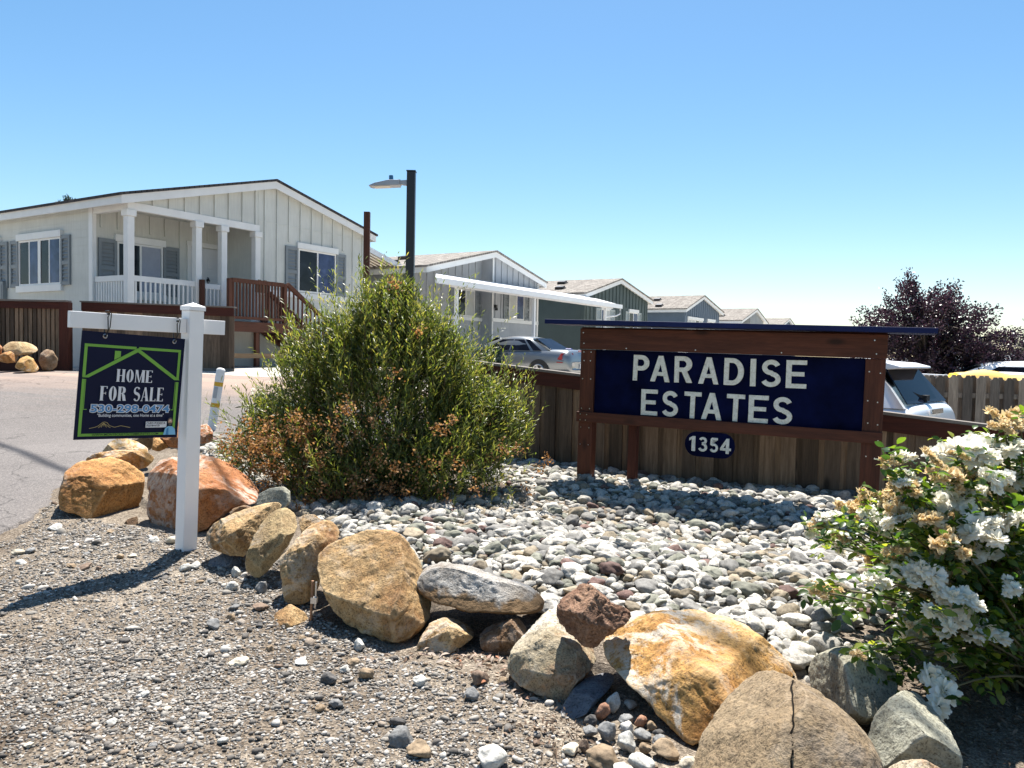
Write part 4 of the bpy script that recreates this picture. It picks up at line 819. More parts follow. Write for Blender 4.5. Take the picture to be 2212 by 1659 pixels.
    for nm, mt, pts in lights: pane(pts, nm, mt, .02)
    return c
# silver saloon under the carport, nose to the second house
sx = 4.9
fw = Vector((-.849, .528, 0)); CA = math.atan2(fw.y, fw.x); rear = Vector((2.14, 24.3, 0)); rear.z = .40
sl_ = [('taillight', 'taillight', [(-.015, .42, .66), (.14, .865, .66), (.34, .895, .70), (.22, .87, .89), (.0, .52, .90)]), ('taillight', 'taillight', [(-.015, -.42, .66), (.0, -.52, .90), (.22, -.87, .89), (.34, -.895, .70), (.14, -.865, .66)]),
  ('licence_plate', 'plate', [(-.075, -.17, .42), (-.075, .17, .42), (-.085, .17, .57), (-.085, -.17, .57)]), ('brake_light', 'taillight', [(.02, -.12, .955), (.02, .12, .955), (.01, .12, .985), (.01, -.12, .985)]), ('trim_strip', 'taillight', [(.16, .872, .595), (.36, .9, .60), (.36, .9, .63), (.16, .872, .625)])]
car('sedan', 'silver four door sedan parked nose in under the white carport', 'car', rear, (0, 0, CA), 'car_silver',
  [(-.06, .38, .62, .70, .66), (-.05, .28, .70, .80, .72), (.02, .26, .96, .86, .66), (.18, .24, 1.0, .885, .70), (.75, .22, 1.0, .90, .76), (1.6, .2, .97, .905, .80), (2.8, .2, .95, .905, .80), (3.6, .2, .93, .90, .78), (4.3, .22, .86, .87, .72), (4.75, .28, .72, .80, .6), (4.86, .36, .60, .68, .55)],
  ((.62, 3.75, .80, .94), (1.42, 2.75, .58, 1.37), .05), (1.0, 3.75), .32, sl_, {'side': [(.10, .20), (.235, .475), (.50, .80)]})
# white hatch seen from its rear left corner
fw2 = Vector((-.71, .704, 0)); rear2 = Vector((5.20, 9.45, 0)); rear2.z = -.36
sl2 = [('taillight', 'taillight', [(.03, .52, .92), (.10, .84, .90), (.38, .95, .93), (.22, .92, 1.06), (.05, .62, 1.08)]), ('taillight', 'taillight', [(.03, -.52, .92), (.05, -.62, 1.08), (.22, -.92, 1.06), (.38, -.95, .93), (.10, -.84, .90)]),
  ('badge', 'chrome', [(-.035, -.22, 1.04), (-.035, .22, 1.04), (-.03, .22, 1.10), (-.03, -.22, 1.10)]), ('licence_plate', 'plate', [(-.05, -.26, .74), (-.05, .26, .74), (-.045, .26, .88), (-.045, -.26, .88)])]
sv = car('hatchback_car', 'white hatchback car with roof spoiler showing above the low board fence', 'car', rear2, (0, 0, math.atan2(fw2.y, fw2.x)), 'car_white',
  [(-.04, .45, .75, .80, .78), (-.03, .34, .95, .90, .84), (.0, .32, 1.12, .94, .80), (.15, .30, 1.17, .955, .82), (.8, .28, 1.17, .965, .86), (2.0, .25, 1.13, .965, .86), (3.2, .25, 1.10, .96, .84), (4.1, .28, 1.02, .93, .78), (4.6, .33, .85, .85, .7), (4.75, .45, .7, .7, .6)],
  ((.08, 3.7, .88, 1.12), (.46, 2.7, .66, 1.60), .06), (.95, 3.8), .37, sl2, {'side': [(.20, .36), (.38, .57), (.59, .84)], 'wide': .03, 'proud': .02})
m = MB(); m.prism([(.22, 1.585), (.46, 1.56), (.75, 1.60), (.75, 1.675), (.40, 1.655), (.22, 1.61)], -.57, .57); m.build('roof_spoiler', M['car_white'], sv, bevel=.012)
m = MB(); m.beam((.10, .05, 1.22), (.20, .30, 1.30), .03, .03); m.box(.06, .14, -.02, .10, 1.19, 1.26); m.build('wiper', M['rubber'], sv)
# white cars parked beyond the picket fence
gen = dict(body=[(-.04, .4, .7, .74, .7), (-.02, .3, .95, .85, .74), (.1, .26, 1.0, .88, .72), (.9, .22, 1.0, .90, .78), (2.6, .2, .97, .90, .80), (3.6, .22, .93, .89, .76), (4.4, .28, .78, .8, .66), (4.6, .38, .62, .66, .55)])
car('parked_car', 'white car with dark windows behind the yellow cloth and picket fence', 'car', (11.4, 14.6, -.42), (0, 0, R(158)), 'car_white', gen['body'], ((.25, 3.6, .80, .96), (.95, 2.55, .60, 1.48), .05), (.95, 3.7), .33, [], {'side': [(.1, .3), (.33, .5), (.53, .82)]}, group='white cars beyond the picket fence')
car('parked_car', 'white high roofed car behind the other white car at the right edge', 'car', (13.0, 16.6, -.40), (0, 0, R(158)), 'car_white', gen['body'], ((.15, 3.7, .82, 1.1), (.55, 2.6, .66, 1.68), .05), (.95, 3.7), .35, [], {'side': [(.1, .3), (.33, .5), (.53, .82)]}, group='white cars beyond the picket fence')
# ------------------------------------------------------------------ small yard things
def at(x, y, Y): return dp(x, y, Y)
P = at(1212, 757, 25.5); m = MB(); m.prism([(-.33, -.95), (.33, -.95), (.40, -.06), (-.40, -.06)], -.36, .36); m.prism([(-.43, -.055), (.43, -.055), (.43, -.0), (.30, .07), (-.30, .07), (-.43, 0)], -.40, .40)
tag(m.build('recycling_bin', M['blue_plastic'], None, loc=P, bevel=.03), 'blue plastic recycling bin standing past the tail of the silver sedan', 'bin')
cf = thing('chain_link_fence', 'low chain link fence with steel posts in front of the dark green home', 'fence', (0, 0, 0)); A_ = at(1195, 755, 30); Bq = at(1300, 760, 33)
m = MB(); m.tube([A_, Bq], .022, 8); m.build('rail', M['grey_metal'], cf)
for u in (.0, .5, 1): q = A_.lerp(Bq, u); m = MB(); m.tube([(q.x, q.y, .2), (q.x, q.y, q.z+.06)], .035, 8); m.build('post', M['grey_metal'], cf)
m = MB(); d_ = Bq-A_; k = int(d_.length/.10)
for i in range(k):
    for s_ in (-1, 1): a = A_+d_*(i/k); b = a+d_*(s_*8/k); m.tube([(a.x, a.y, a.z-.02), (b.x, b.y, .45)], .003, 3, False)
m.build('mesh', M['grey_metal'], cf)
LA = at(1412, 721, 18.5); LBp = LA+Vector((2.0, .3, -1.25)); m = MB(); sdv = Vector((0, .38, .12))
for s_ in (0, 1): m.beam(LA+sdv*s_, LBp+sdv*s_, .03, .07)
for i in range(9): q = LA.lerp(LBp, (i+.3)/9); m.tube([q, q+sdv], .014, 6)
tag(m.build('ladder', M['awning'], None), 'aluminium ladder leaning behind the left end of the estate sign', 'ladder')
# grey shed and pale pipes, yellow cloth over the picket fence
m = MB(); m.box(0, 9, 0, 5, -.8, 1.25); sh = thing('storage_shed', 'long low grey storage shed behind the purple tree', 'shed', (11.0, 22, 0), (0, 0, R(-10)))
m.build('wall', M['grey_shed'], sh); m = MB(); m.prism([(-.2, 1.252), (9.2, 1.252), (9.2, 1.33), (-.2, 1.33)], -.25, 5.2); m.box(3.0, 9.2, -.27, 5.2, 1.46, 1.54); m.box(3.1, 9, .1, 4.8, 1.331, 1.459); m.build('roof', M['awning'], sh)
for i in range(3): m = MB(); m.box(.5+i*2.8, 2.6+i*2.8, -.03, -.002, -.6, .9); m.build('door', M['grey_metal'], sh)
tr = thing('pipe_rack', 'white pipe rack with long rails behind the picket fence', 'rack', (6.6, 15.6, 0), (0, 0, R(-12)))
for z in (1.08, 1.0): m = MB(); m.tube([(0, 0, z), (4.2, 0, z-.12)], .02, 8); m.build('rail', M['awning'], tr)
for x in (.5, 2.0, 3.6): m = MB(); m.tube([(x-.3, -.2, -.4), (x, 0, 1.05)], .018, 6); m.tube([(x+.3, .2, -.4), (x, 0, 1.05)], .018, 6); m.build('leg', M['awning'], tr)
def cloth(name, label, cat, loc, rot, nx, ny, fn, mt):
    V = []; 
    for j in range(ny+1):
        for i in range(nx+1): V.append(fn(i/nx, j/ny))
    F = [(j*(nx+1)+i, j*(nx+1)+i+1, (j+1)*(nx+1)+i+1, (j+1)*(nx+1)+i) for j in range(ny) for i in range(nx)]
    m = MB(); m.add(V, F); o = m.build(name, M[mt], None, smooth=True, loc=loc); o.rotation_euler = rot; s = o.modifiers.new('so', 'SOLIDIFY'); s.thickness = .006; return tag(o, label, cat)
PC = at(2105, 806, 13.4)
def clf(u, v):
    x = u*3.0-.25; bulge = .11*math.exp(-((u-.22)/.10)**2)+.035*math.sin(u*19)
    return (x, -.10+v*.75, -.16*u*1.0+bulge*(1-abs(v-.45)*.9)+.02*math.sin(v*9+u*5)-.22*(abs(v-.5)*2)**3+.03*noise.noise((u*9, v*6, 1)))
cloth('patio_umbrella', 'collapsed yellow canvas umbrella draped behind the picket fence', 'umbrella', PC, (0, 0, R(-12)), 44, 14, clf, 'yellow_cloth')

# ------------------------------------------------------------------ boulders
def zA(*p): return [(x*.3125, y*.3125+898.6) for x, y in p]
def zB(*p): return [(553+x*.3125, 1071.4+y*.3125) for x, y in p]
def zC(*p): return [(1071.4+x*.28125, 1209.6+y*.28125) for x, y in p]
M['rock_orange'] = rock('rock_orange', (.36, .17, .05), (.48, .27, .10), (.24, .10, .03), .75, 2.2, (.62, .55, .46))
M['rock_red'] = rock('rock_red', (.29, .105, .032), (.38, .18, .075), (.17, .06, .022), .8, 2.4, (.58, .5, .42))
M['rock_ochre'] = rock('rock_ochre', (.29, .175, .072), (.46, .335, .18), (.20, .085, .028), .6, 2.6, (.55, .5, .42))
M['rock_tan'] = rock('rock_tan', (.24, .165, .08), (.38, .29, .15), (.13, .085, .045), .25, 3.2, pits=.6)
M['rock_brown'] = rock('rock_brown', (.15, .083, .04), (.26, .175, .10), (.07, .042, .024), .2, 3.4, pits=.7)
M['rock_yellow'] = rock('rock_yellow', (.37, .20, .058), (.47, .31, .13), (.27, .115, .028), .85, 2.4, (.60, .56, .48), cov=.36)
M['rock_grey'] = rock('rock_grey', (.20, .145, .085), (.26, .20, .125), (.14, .108, .08), .1, 2.2, pits=.6, graypatch=None)
M['rock_slab'] = rock('rock_slab', (.30, .28, .25), (.46, .45, .43), (.15, .12, .09), .2, 3.0, (.5, .5, .5))
M['rock_green'] = rock('rock_green', (.27, .262, .20), (.36, .355, .285), (.16, .14, .095), .15, 2.6, (.5, .5, .42))
M['rock_slate'] = rock('rock_slate', (.13, .135, .15), (.19, .19, .20), (.09, .09, .10), .1, 2.5)
M['rock_mottled'] = rock('rock_mottled', (.29, .235, .15), (.40, .36, .28), (.31, .11, .032), .7, 3.6, (.62, .6, .55))
_m = M['rock_slab']; _t = _m.node_tree; _p = _t.nodes['Principled BSDF']; _old = _p.inputs['Base Color'].links[0].from_socket
_tc = nd(_t, 'TexCoord'); _sx = nd(_t, 'SeparateXYZ'); _t.links.new(_tc.outputs['Object'], _sx.inputs[0]); _n = noi(_t, _tc.outputs['Object'], 7, 5, .6); _ad = nd(_t, 'Math', operation='MULTIPLY_ADD'); _t.links.new(_n, _ad.inputs[0]); _ad.inputs[1].default_value = .16; _t.links.new(_sx.outputs[2], _ad.inputs[2])
_r = ramp(_t, [(.215, (1, 1, 1)), (.235, (0, 0, 0))], _ad.outputs[0]); _t.links.new(mix(_t, _old, (.17, .105, .05), _r.outputs[0]), _p.inputs['Base Color'])
M['rock_rust'] = rock('rock_rust', (.175, .092, .055), (.29, .175, .11), (.09, .048, .032), 0, 3.5, pits=.9)
M['rock_white'] = rock('rock_white', (.52, .50, .45), (.64, .62, .58), (.36, .33, .28), .2, 6)
M['crack_shade'] = paint('crack_shade', (.012, .010, .008), .95, .3, spec=.05)  # near-black colour standing in for the shade inside the split
def ico(sub):
    bm = bmesh.new(); bmesh.ops.create_icosphere(bm, subdivisions=sub, radius=1); V = np.array([v.co[:] for v in bm.verts]); F = np.array([[v.index for v in f.verts] for f in bm.faces]); bm.free(); return V, F
ICO = {k: ico(k) for k in (1, 2, 3, 4, 5, 6, 7)}
def boulder(label, poly, thick, mt, Y=None, zb=None, seed=0, lean=.35, rough=.042, cuts=13, sub=6, expo=.55, cat='boulder', group=None, crack=None, dip=.0):
    rnd = random.Random(seed+len(poly)*7); ys = max(poly, key=lambda p: p[1]); cx = sum(p[0] for p in poly)/len(poly); cy = sum(p[1] for p in poly)/len(poly)
    if Y is None:
        b = gp(ys[0], ys[1], 0); b = gp(ys[0], ys[1], gz(b.x, b.y)-.03 if zb is None else zb); Y = b.y+thick*.30
    c = dp(cx, cy, Y); d = (c-CAMP).normalized(); eu = d.cross(Vector((0, 0, 1))).normalized(); ev = eu.cross(d); ew = -d
    Pn = [dp(x, y, Y) for x, y in poly]
    k = [ (c-CAMP).dot(d)/((q-CAMP).dot(d)) for q in Pn]; uv = [((CAMP+(q-CAMP)*kk-c).dot(eu), (CAMP+(q-CAMP)*kk-c).dot(ev)) for q, kk in zip(Pn, k)]
    N = 96; rad = []
    for i in range(N):
        a = 2*math.pi*i/N; dx, dy = math.cos(a), math.sin(a); best = 1e9
        for j in range(len(uv)):
            (x1, y1), (x2, y2) = uv[j], uv[(j+1) % len(uv)]; ex, ey = x2-x1, y2-y1; den = dx*ey-dy*ex
            if abs(den) < 1e-12: continue
            t = (x1*ey-y1*ex)/den; s = (x1*dy-y1*dx)/den
            if t > 0 and -1e-9 <= s <= 1+1e-9: best = min(best, t)
        rad.append(best if best < 1e8 else rad[-1])
    rad = np.array(rad); ker = np.array([.06, .24, .40, .24, .06]); rad = sum(np.roll(rad, s-2)*ker[s] for s in range(5))
    V, F = ICO[sub]; V = V.copy(); rho = np.sqrt(V[:, 0]**2+V[:, 1]**2); ang = np.arctan2(V[:, 1], V[:, 0]) % (2*math.pi); fi = ang/(2*math.pi)*N; i0 = fi.astype(int) % N; fr = fi-np.floor(fi); rr = rad[i0]*(1-fr)+rad[(i0+1) % N]*fr
    ip = np.clip(rho, 0, 1)**expo; u = np.cos(ang)*rr*ip; v = np.sin(ang)*rr*ip; w_ = np.sign(V[:, 2])*np.abs(V[:, 2])**.85*thick/2
    P_ = np.stack([u, v, w_], 1); S = math.sqrt(np.mean(rad)**2)
    for q in range(cuts):
        n = Vector((rnd.uniform(-1, 1), rnd.uniform(-.9, 1), rnd.uniform(.30, 1.3))).normalized(); n = np.array(n); dd = P_@n; h = dd.max()*rnd.uniform(.58, .88); ex = np.maximum(dd-h, 0); P_ -= ex[:, None]*n*.95
    P_[:, 2] -= lean*P_[:, 1]
    off = rnd.uniform(0, 100); nrm = V/np.linalg.norm(V, axis=1)[:, None]
    disp = np.array([noise.fractal((a/S*1.5+off, b/S*1.5, cc/S*1.5), .8, 2.1, 5)+.55*noise.fractal((a/S*5+off, b/S*5, cc/S*5), .7, 2.1, 4)-.5*max(0, .12-abs(noise.noise((a/S*1.9-off, b/S*1.9, cc/S*1.9))))/.12 for a, b, cc in P_])
    P_ += nrm*(disp*rough*S)[:, None]
    if crack:                                       # a groove across the face, given as (u, amplitude) in metres
        for cu_, amp in crack:
            pu = cu_+np.array([amp*noise.noise((b*9, 3, 1)) for b in P_[:, 1]]); dd = np.abs(P_[:, 0]-pu); P_[:, 2] -= np.where(V[:, 2] > 0, .012*np.exp(-(dd/.012)**2), 0)
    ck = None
    if crack:                                       # shade deep in the split, painted as a thin near-black sliver on the surface
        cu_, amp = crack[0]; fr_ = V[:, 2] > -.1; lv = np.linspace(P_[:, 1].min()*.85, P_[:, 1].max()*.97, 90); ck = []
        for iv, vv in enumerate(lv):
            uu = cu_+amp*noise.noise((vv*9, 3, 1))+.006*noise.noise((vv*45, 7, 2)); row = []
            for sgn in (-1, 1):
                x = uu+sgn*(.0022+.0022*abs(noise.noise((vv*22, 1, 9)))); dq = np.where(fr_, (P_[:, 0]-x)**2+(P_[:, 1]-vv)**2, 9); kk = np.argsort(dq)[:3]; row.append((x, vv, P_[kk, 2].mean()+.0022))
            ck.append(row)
    B = np.array([eu[:], ev[:], ew[:]]); Wd = P_@B
    lo = Wd[:, 2].min(); org = Vector((c.x, c.y, c.z+lo)); Wd[:, 2] -= lo
    o = mesh_np('boulder' if cat == 'boulder' else 'stone', Wd, F, M[mt], smooth=True); o.location = org
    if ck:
        q = np.array(ck).reshape(-1, 3)@B; q[:, 2] -= lo; m = MB(); m.add([tuple(v) for v in q], [(2*i, 2*i+1, 2*i+3, 2*i+2) for i in range(len(ck)-1)]); m.build('crack', M['crack_shade'], o)
    return tag(o, label, cat, group)
GB = 'boulders edging the sign bed'
boulder('flat topped orange boulder with white veins at the road edge, left of the sign post', zA((480, 350), (560, 310), (760, 280), (900, 320), (1010, 400), (1000, 480), (970, 660), (860, 690), (730, 715), (650, 720), (520, 670), (410, 640), (420, 520), (450, 370)), .75, 'rock_orange', seed=1, lean=.75, group=GB)
boulder('large rusty red boulder with white veins directly behind the white sign post', zA((1080, 300), (1180, 275), (1400, 265), (1560, 275), (1700, 310), (1830, 390), (1880, 450), (1790, 580), (1600, 640), (1430, 770), (1360, 810), (1160, 820), (1000, 790), (945, 740), (980, 580), (1010, 450)), .8, 'rock_red', seed=2, lean=.55, group=GB)
boulder('topmost pale yellow boulder below the for sale panel at the road side', zA((700, 245), (760, 180), (830, 140), (960, 180), (1025, 220), (1030, 270), (900, 300), (740, 290)), .5, 'rock_yellow', Y=7.2, seed=3, lean=.6, group=GB)
boulder('yellow orange boulder between the topmost pale one and the flat topped one', zA((560, 312), (650, 260), (800, 235), (1000, 240), (1075, 290), (1020, 350), (900, 390), (700, 370)), .6, 'rock_yellow', Y=6.6, seed=4, lean=.6, group=GB)
boulder('tan angular boulder under the bottom edge of the for sale panel', zA((915, 150), (960, 120), (1060, 110), (1070, 200), (1030, 240), (930, 200)), .35, 'rock_tan', Y=8.0, seed=5, group=GB)
boulder('small orange boulder touching the tan angular one under the panel', zA((1060, 130), (1130, 160), (1170, 215), (1100, 245), (1050, 235)), .3, 'rock_orange', Y=7.8, seed=6, group=GB)
boulder('dark red boulder just left of the post under the panel corner', zA((1110, 140), (1150, 50), (1240, 40), (1290, 60), (1290, 225), (1170, 215)), .4, 'rock_red', Y=7.9, seed=7, group=GB)
boulder('reddish boulder at the foot of the leaning marker post', zA((1340, 80), (1430, 50), (1470, 100), (1475, 175), (1400, 190), (1340, 170)), .35, 'rock_red', Y=8.0, seed=8, group=GB)
boulder('smooth pale grey boulder tucked under the left side of the bush', zA((1770, 600), (1790, 540), (1860, 500), (1960, 485), (2005, 520), (2010, 600), (1960, 650), (1850, 650), (1780, 635)), .3, 'rock_green', Y=5.35, seed=9, cuts=2, group=GB)
boulder('broad tan boulder right of the foot of the sign post', zA((1390, 880), (1400, 820), (1470, 740), (1580, 690), (1700, 640), (1900, 590), (1970, 600), (1880, 740), (1800, 830), (1740, 910), (1690, 965), (1600, 960), (1480, 930)), .5, 'rock_ochre', Y=4.72, seed=10, lean=.5, group=GB)
boulder('tall tan boulder leaning right against the broad tan one', zA((1690, 1070), (1700, 960), (1760, 810), (1840, 700), (1900, 640), (1980, 615), (2040, 660), (2060, 760), (2000, 880), (1900, 1010), (1820, 1100), (1750, 1130)), .45, 'rock_tan', Y=4.38, seed=11, lean=.3, group=GB)
boulder('small brown boulder peeking between the red boulder and the broad tan one', zA((1580, 700), (1610, 640), (1690, 615), (1740, 625), (1720, 700)), .25, 'rock_brown', Y=5.1, seed=12, group=GB)
boulder('pale tan boulder half hidden behind the leaning tall one', [(644, 1120), (655, 1112), (680, 1112), (696, 1125), (690, 1150), (655, 1165)], .3, 'rock_ochre', Y=4.75, seed=13, group=GB)
boulder('yellowish upright boulder with a dark cleft, left of the biggest ochre boulder', zB((165, 430), (240, 350), (330, 240), (400, 190), (480, 155), (550, 180), (590, 270), (540, 340), (480, 430), (440, 520), (440, 600), (400, 690), (330, 745), (200, 745), (190, 620), (170, 500)), .4, 'rock_ochre', Y=4.05, seed=14, lean=.3, group=GB)
boulder('biggest ochre boulder with rounded top near the middle of the rock row', zB((415, 400), (480, 320), (620, 270), (780, 225), (900, 225), (990, 240), (1060, 330), (1130, 450), (1160, 560), (1210, 720), (1170, 860), (1080, 960), (980, 1000), (870, 990), (750, 940), (620, 890), (560, 820), (480, 720), (440, 580), (415, 480)), .62, 'rock_ochre', seed=15, lean=.45, cuts=9, sub=6, group=GB)
boulder('flat grey topped slab bridging the gap beside the biggest ochre boulder', zB((1105, 600), (1130, 520), (1200, 470), (1300, 455), (1480, 480), (1700, 560), (1880, 610), (1990, 700), (2000, 760), (1920, 810), (1700, 810), (1450, 790), (1230, 730), (1130, 660)), .5, 'rock_slab', Y=3.72, seed=16, lean=1.1, cuts=3, group=GB)
boulder('small tan boulder under the left half of the grey topped slab', zB((1105, 1050), (1150, 960), (1200, 880), (1280, 835), (1420, 850), (1520, 890), (1520, 960), (1430, 1040), (1330, 1100), (1240, 1135), (1130, 1100)), .3, 'rock_ochre', seed=17, group=GB)
boulder('small brown boulder under the right end of the grey topped slab', zB((1540, 960), (1580, 910), (1700, 860), (1830, 840), (1880, 910), (1870, 990), (1800, 1070), (1740, 1160), (1640, 1120), (1560, 1060)), .32, 'rock_brown', seed=18, group=GB)
boulder('pale boulder mottled with orange patches below the small red rock', zC((95, 790), (130, 650), (260, 510), (380, 380), (520, 290), (600, 420), (700, 600), (780, 700), (760, 800), (620, 950), (510, 1090), (400, 1090), (290, 1010), (180, 960), (110, 880)), .45, 'rock_mottled', seed=19, lean=.5, sub=6, group=GB)
boulder('rough dark red rock perched on top of the mottled boulder', zC((465, 420), (480, 350), (560, 260), (650, 170), (740, 200), (830, 280), (880, 330), (980, 360), (1050, 400), (1030, 440), (920, 530), (830, 600), (760, 665), (640, 640), (540, 540), (475, 460)), .28, 'rock_rust', Y=3.0, seed=20, rough=.09, group=GB)
boulder('widest bright yellow orange slab boulder tilted toward the gravel', zC((810, 640), (840, 560), (900, 520), (1050, 430), (1200, 390), (1320, 370), (1600, 365), (1740, 400), (1900, 480), (2080, 610), (2250, 770), (2420, 930), (2400, 1080), (2200, 1250), (1800, 1380), (1570, 1375), (1450, 1350), (1330, 1240), (1180, 1070), (960, 880), (850, 770)), .6, 'rock_yellow', Y=2.95, seed=21, lean=1.0, cuts=8, sub=6, rough=.04, expo=.46, group=GB)
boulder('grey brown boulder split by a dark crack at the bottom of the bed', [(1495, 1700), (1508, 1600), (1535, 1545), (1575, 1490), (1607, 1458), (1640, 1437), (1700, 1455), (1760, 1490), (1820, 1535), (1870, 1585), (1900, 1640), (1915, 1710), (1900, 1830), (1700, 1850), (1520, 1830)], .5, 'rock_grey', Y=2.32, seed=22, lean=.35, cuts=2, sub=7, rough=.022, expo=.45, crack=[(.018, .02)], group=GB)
boulder('rounded pale green boulder beside the cracked one, under rose stems', [(1745, 1450), (1755, 1420), (1800, 1398), (1870, 1392), (1925, 1420), (1942, 1470), (1930, 1530), (1870, 1565), (1800, 1545), (1755, 1500)], .42, 'rock_green', Y=2.88, seed=23, lean=.4, cuts=2, rough=.02, group=GB)
boulder('grey green pointed boulder at the lower right under the roses', [(1872, 1600), (1890, 1545), (1930, 1500), (1975, 1480), (2020, 1520), (2050, 1570), (2080, 1640), (2065, 1700), (1980, 1720), (1910, 1690)], .4, 'rock_green', Y=2.5, seed=24, lean=.35, cuts=5, rough=.03, group=GB)
boulder('small pinkish rock at the bottom edge right of the cracked boulder', [(1912, 1660), (1945, 1642), (1995, 1640), (2040, 1662), (2035, 1730), (1930, 1730)], .2, 'rock_mottled', Y=2.22, seed=25, group=GB)
boulder('flat dark slate stone lying below the mottled boulder', zC((490, 1185), (530, 1090), (600, 980), (700, 900), (860, 850), (930, 880), (870, 990), (820, 1050), (690, 1190), (600, 1215)), .16, 'rock_slate', Y=2.92, seed=26, lean=1.3, cuts=3, rough=.01, group=GB)
boulder('angular cream rock on the gravel beside the steel stake', zB((105, 850), (150, 790), (240, 745), (330, 800), (370, 860), (330, 920), (220, 940), (140, 920)), .18, 'rock_ochre', seed=27, cuts=9, cat='rock')
boulder('dark grey flat rock at the foot of the broad tan boulder', zA((1420, 1050), (1450, 990), (1540, 950), (1640, 955), (1665, 1010), (1640, 1060), (1540, 1070)), .2, 'rock_slate', seed=28, cuts=8, cat='rock')
boulder('small brown rock wedged between the orange and the red boulder', zA((845, 750), (880, 715), (950, 690), (955, 770), (900, 780)), .14, 'rock_brown', seed=29, cat='rock')
# group at the left fence
GF = 'boulders at the left fence'
def zF(*p): return [(x*.25, 604.8+y*.25) for x, y in p]
for lb, pl_, Y_, mt in [('largest tan boulder lying on top of the pile by the left fence', zF((10, 590), (60, 545), (110, 530), (230, 535), (310, 570), (335, 610), (260, 645), (160, 655), (40, 630)), 15.2, 'rock_ochre'),
  ('orange tan boulder at the lower left of the pile by the fence', zF((-30, 660), (40, 625), (90, 615), (150, 650), (145, 710), (60, 720), (-30, 700)), 14.9, 'rock_orange'),
  ('yellow boulder in the front middle of the pile by the fence', zF((140, 720), (170, 680), (235, 650), (290, 680), (345, 770), (300, 800), (200, 790), (125, 760)), 14.7, 'rock_yellow'),
  ('dark brown egg shaped boulder standing against the left fence', zF((330, 700), (345, 640), (400, 595), (460, 610), (500, 680), (490, 750), (440, 790), (370, 785)), 15.2, 'rock_brown'),
  ('reddish boulder cut by the left picture edge beside the fence pile', zF((-60, 610), (-10, 550), (20, 580), (15, 640), (-30, 660)), 15.0, 'rock_red')]:
    boulder(lb, pl_, .6, mt, Y=Y_, seed=int(Y_*13), sub=4, group=GF)
# ------------------------------------------------------------------ cobbles of the bed
def stone_template(seed, sub=3, rough=.22, cuts=13):
    rnd = random.Random(seed); V, F = ICO[sub]; V = V.copy()
    for q in range(cuts):
        n = np.array(Vector((rnd.uniform(-1, 1), rnd.uniform(-1, 1), rnd.uniform(-1, 1))).normalized()); h = rnd.uniform(.55, .85); V -= np.maximum(V@n-h, 0)[:, None]*n*.8
    N_ = V/np.linalg.norm(V, axis=1)[:, None]; d = np.array([noise.fractal((a*1.1+seed*3.7, b*1.1, c*1.1), 1, 2, 3) for a, b, c in V]); V = V+N_*(d*rough)[:, None]
    return V/np.abs(V).max(0), F
def inside(poly, x, y):
    r = np.zeros(x.shape, bool); n = len(poly)
    for i in range(n):
        x1, y1 = poly[i]; x2, y2 = poly[(i+1) % n]; c = ((y1 > y) != (y2 > y)) & (x < (x2-x1)*(y-y1)/(y2-y1+1e-12)+x1); r ^= c
    return r
def rotm(yaw, tilt, az):
    """arrays -> (n,3,3): yaw about z then tilt about a horizontal axis"""
    n = len(yaw); cz, sz = np.cos(yaw), np.sin(yaw); A = np.zeros((n, 3, 3)); A[:, 0, 0] = cz; A[:, 0, 1] = -sz; A[:, 1, 0] = sz; A[:, 1, 1] = cz; A[:, 2, 2] = 1
    ax = np.stack([np.cos(az), np.sin(az), np.zeros(n)], 1); c, s = np.cos(tilt), np.sin(tilt); K_ = np.zeros((n, 3, 3))
    K_[:, 0, 1] = -ax[:, 2]; K_[:, 0, 2] = ax[:, 1]; K_[:, 1, 0] = ax[:, 2]; K_[:, 1, 2] = -ax[:, 0]; K_[:, 2, 0] = -ax[:, 1]; K_[:, 2, 1] = ax[:, 0]
    I = np.eye(3)[None]; B = I+s[:, None, None]*K_+(1-c)[:, None, None]*(K_@K_); return B@A
def scatter_mesh(name, T, pos, scl, rot, m_, kind='stuff', smooth=True):
    """T templates [(V,F)], copies baked into one mesh (only for what nobody could count)"""
    Vs, Fs = [], []; n0 = 0; pick = np.random.randint(0, len(T), len(pos))
    for k, (V, F) in enumerate(T):
        ii = np.where(pick == k)[0]
        if not len(ii): continue
        W_ = np.einsum('nij,nvj->nvi', rot[ii], V[None]*scl[ii][:, None, :])+pos[ii][:, None, :]
        Vs.append(W_.reshape(-1, 3)); f = F[None]+(np.arange(len(ii))*len(V))[:, None, None]+n0; Fs.append(f.reshape(-1, F.shape[1])); n0 += len(ii)*len(V)
    o = mesh_np(name, np.concatenate(Vs), np.concatenate(Fs), m_, smooth=smooth); return tag(o, kind=kind)
G = lambda x, y, z=.05: tuple(gp(x, y, z).xy)
fence_line = lambda x: (fo+SU*(x)).xy
BED = [G(690, 1112), G(760, 1165), G(900, 1210), G(1120, 1300), G(1200, 1320), G(1350, 1345), G(1560, 1345), G(1720, 1420), G(1790, 1470), G(1900, 1440), G(2020, 1330), G(2250, 1240), tuple(fence_line(4.2)), tuple(fence_line(-1.2)), G(1118, 985), G(1000, 1020), G(800, 1030), G(600, 1010), G(460, 955), G(330, 975), G(430, 985), G(560, 1050)]
def bedz(x, y): return hgt(x, y)-.03+.06*np.exp(-((y-4.6)/1.0)**2)+.03*np.sin(x*2.1+.5)*np.sin(y*1.7)
bx0, bx1 = min(p[0] for p in BED), max(p[0] for p in BED); by0, by1 = min(p[1] for p in BED), max(p[1] for p in BED)
px = []
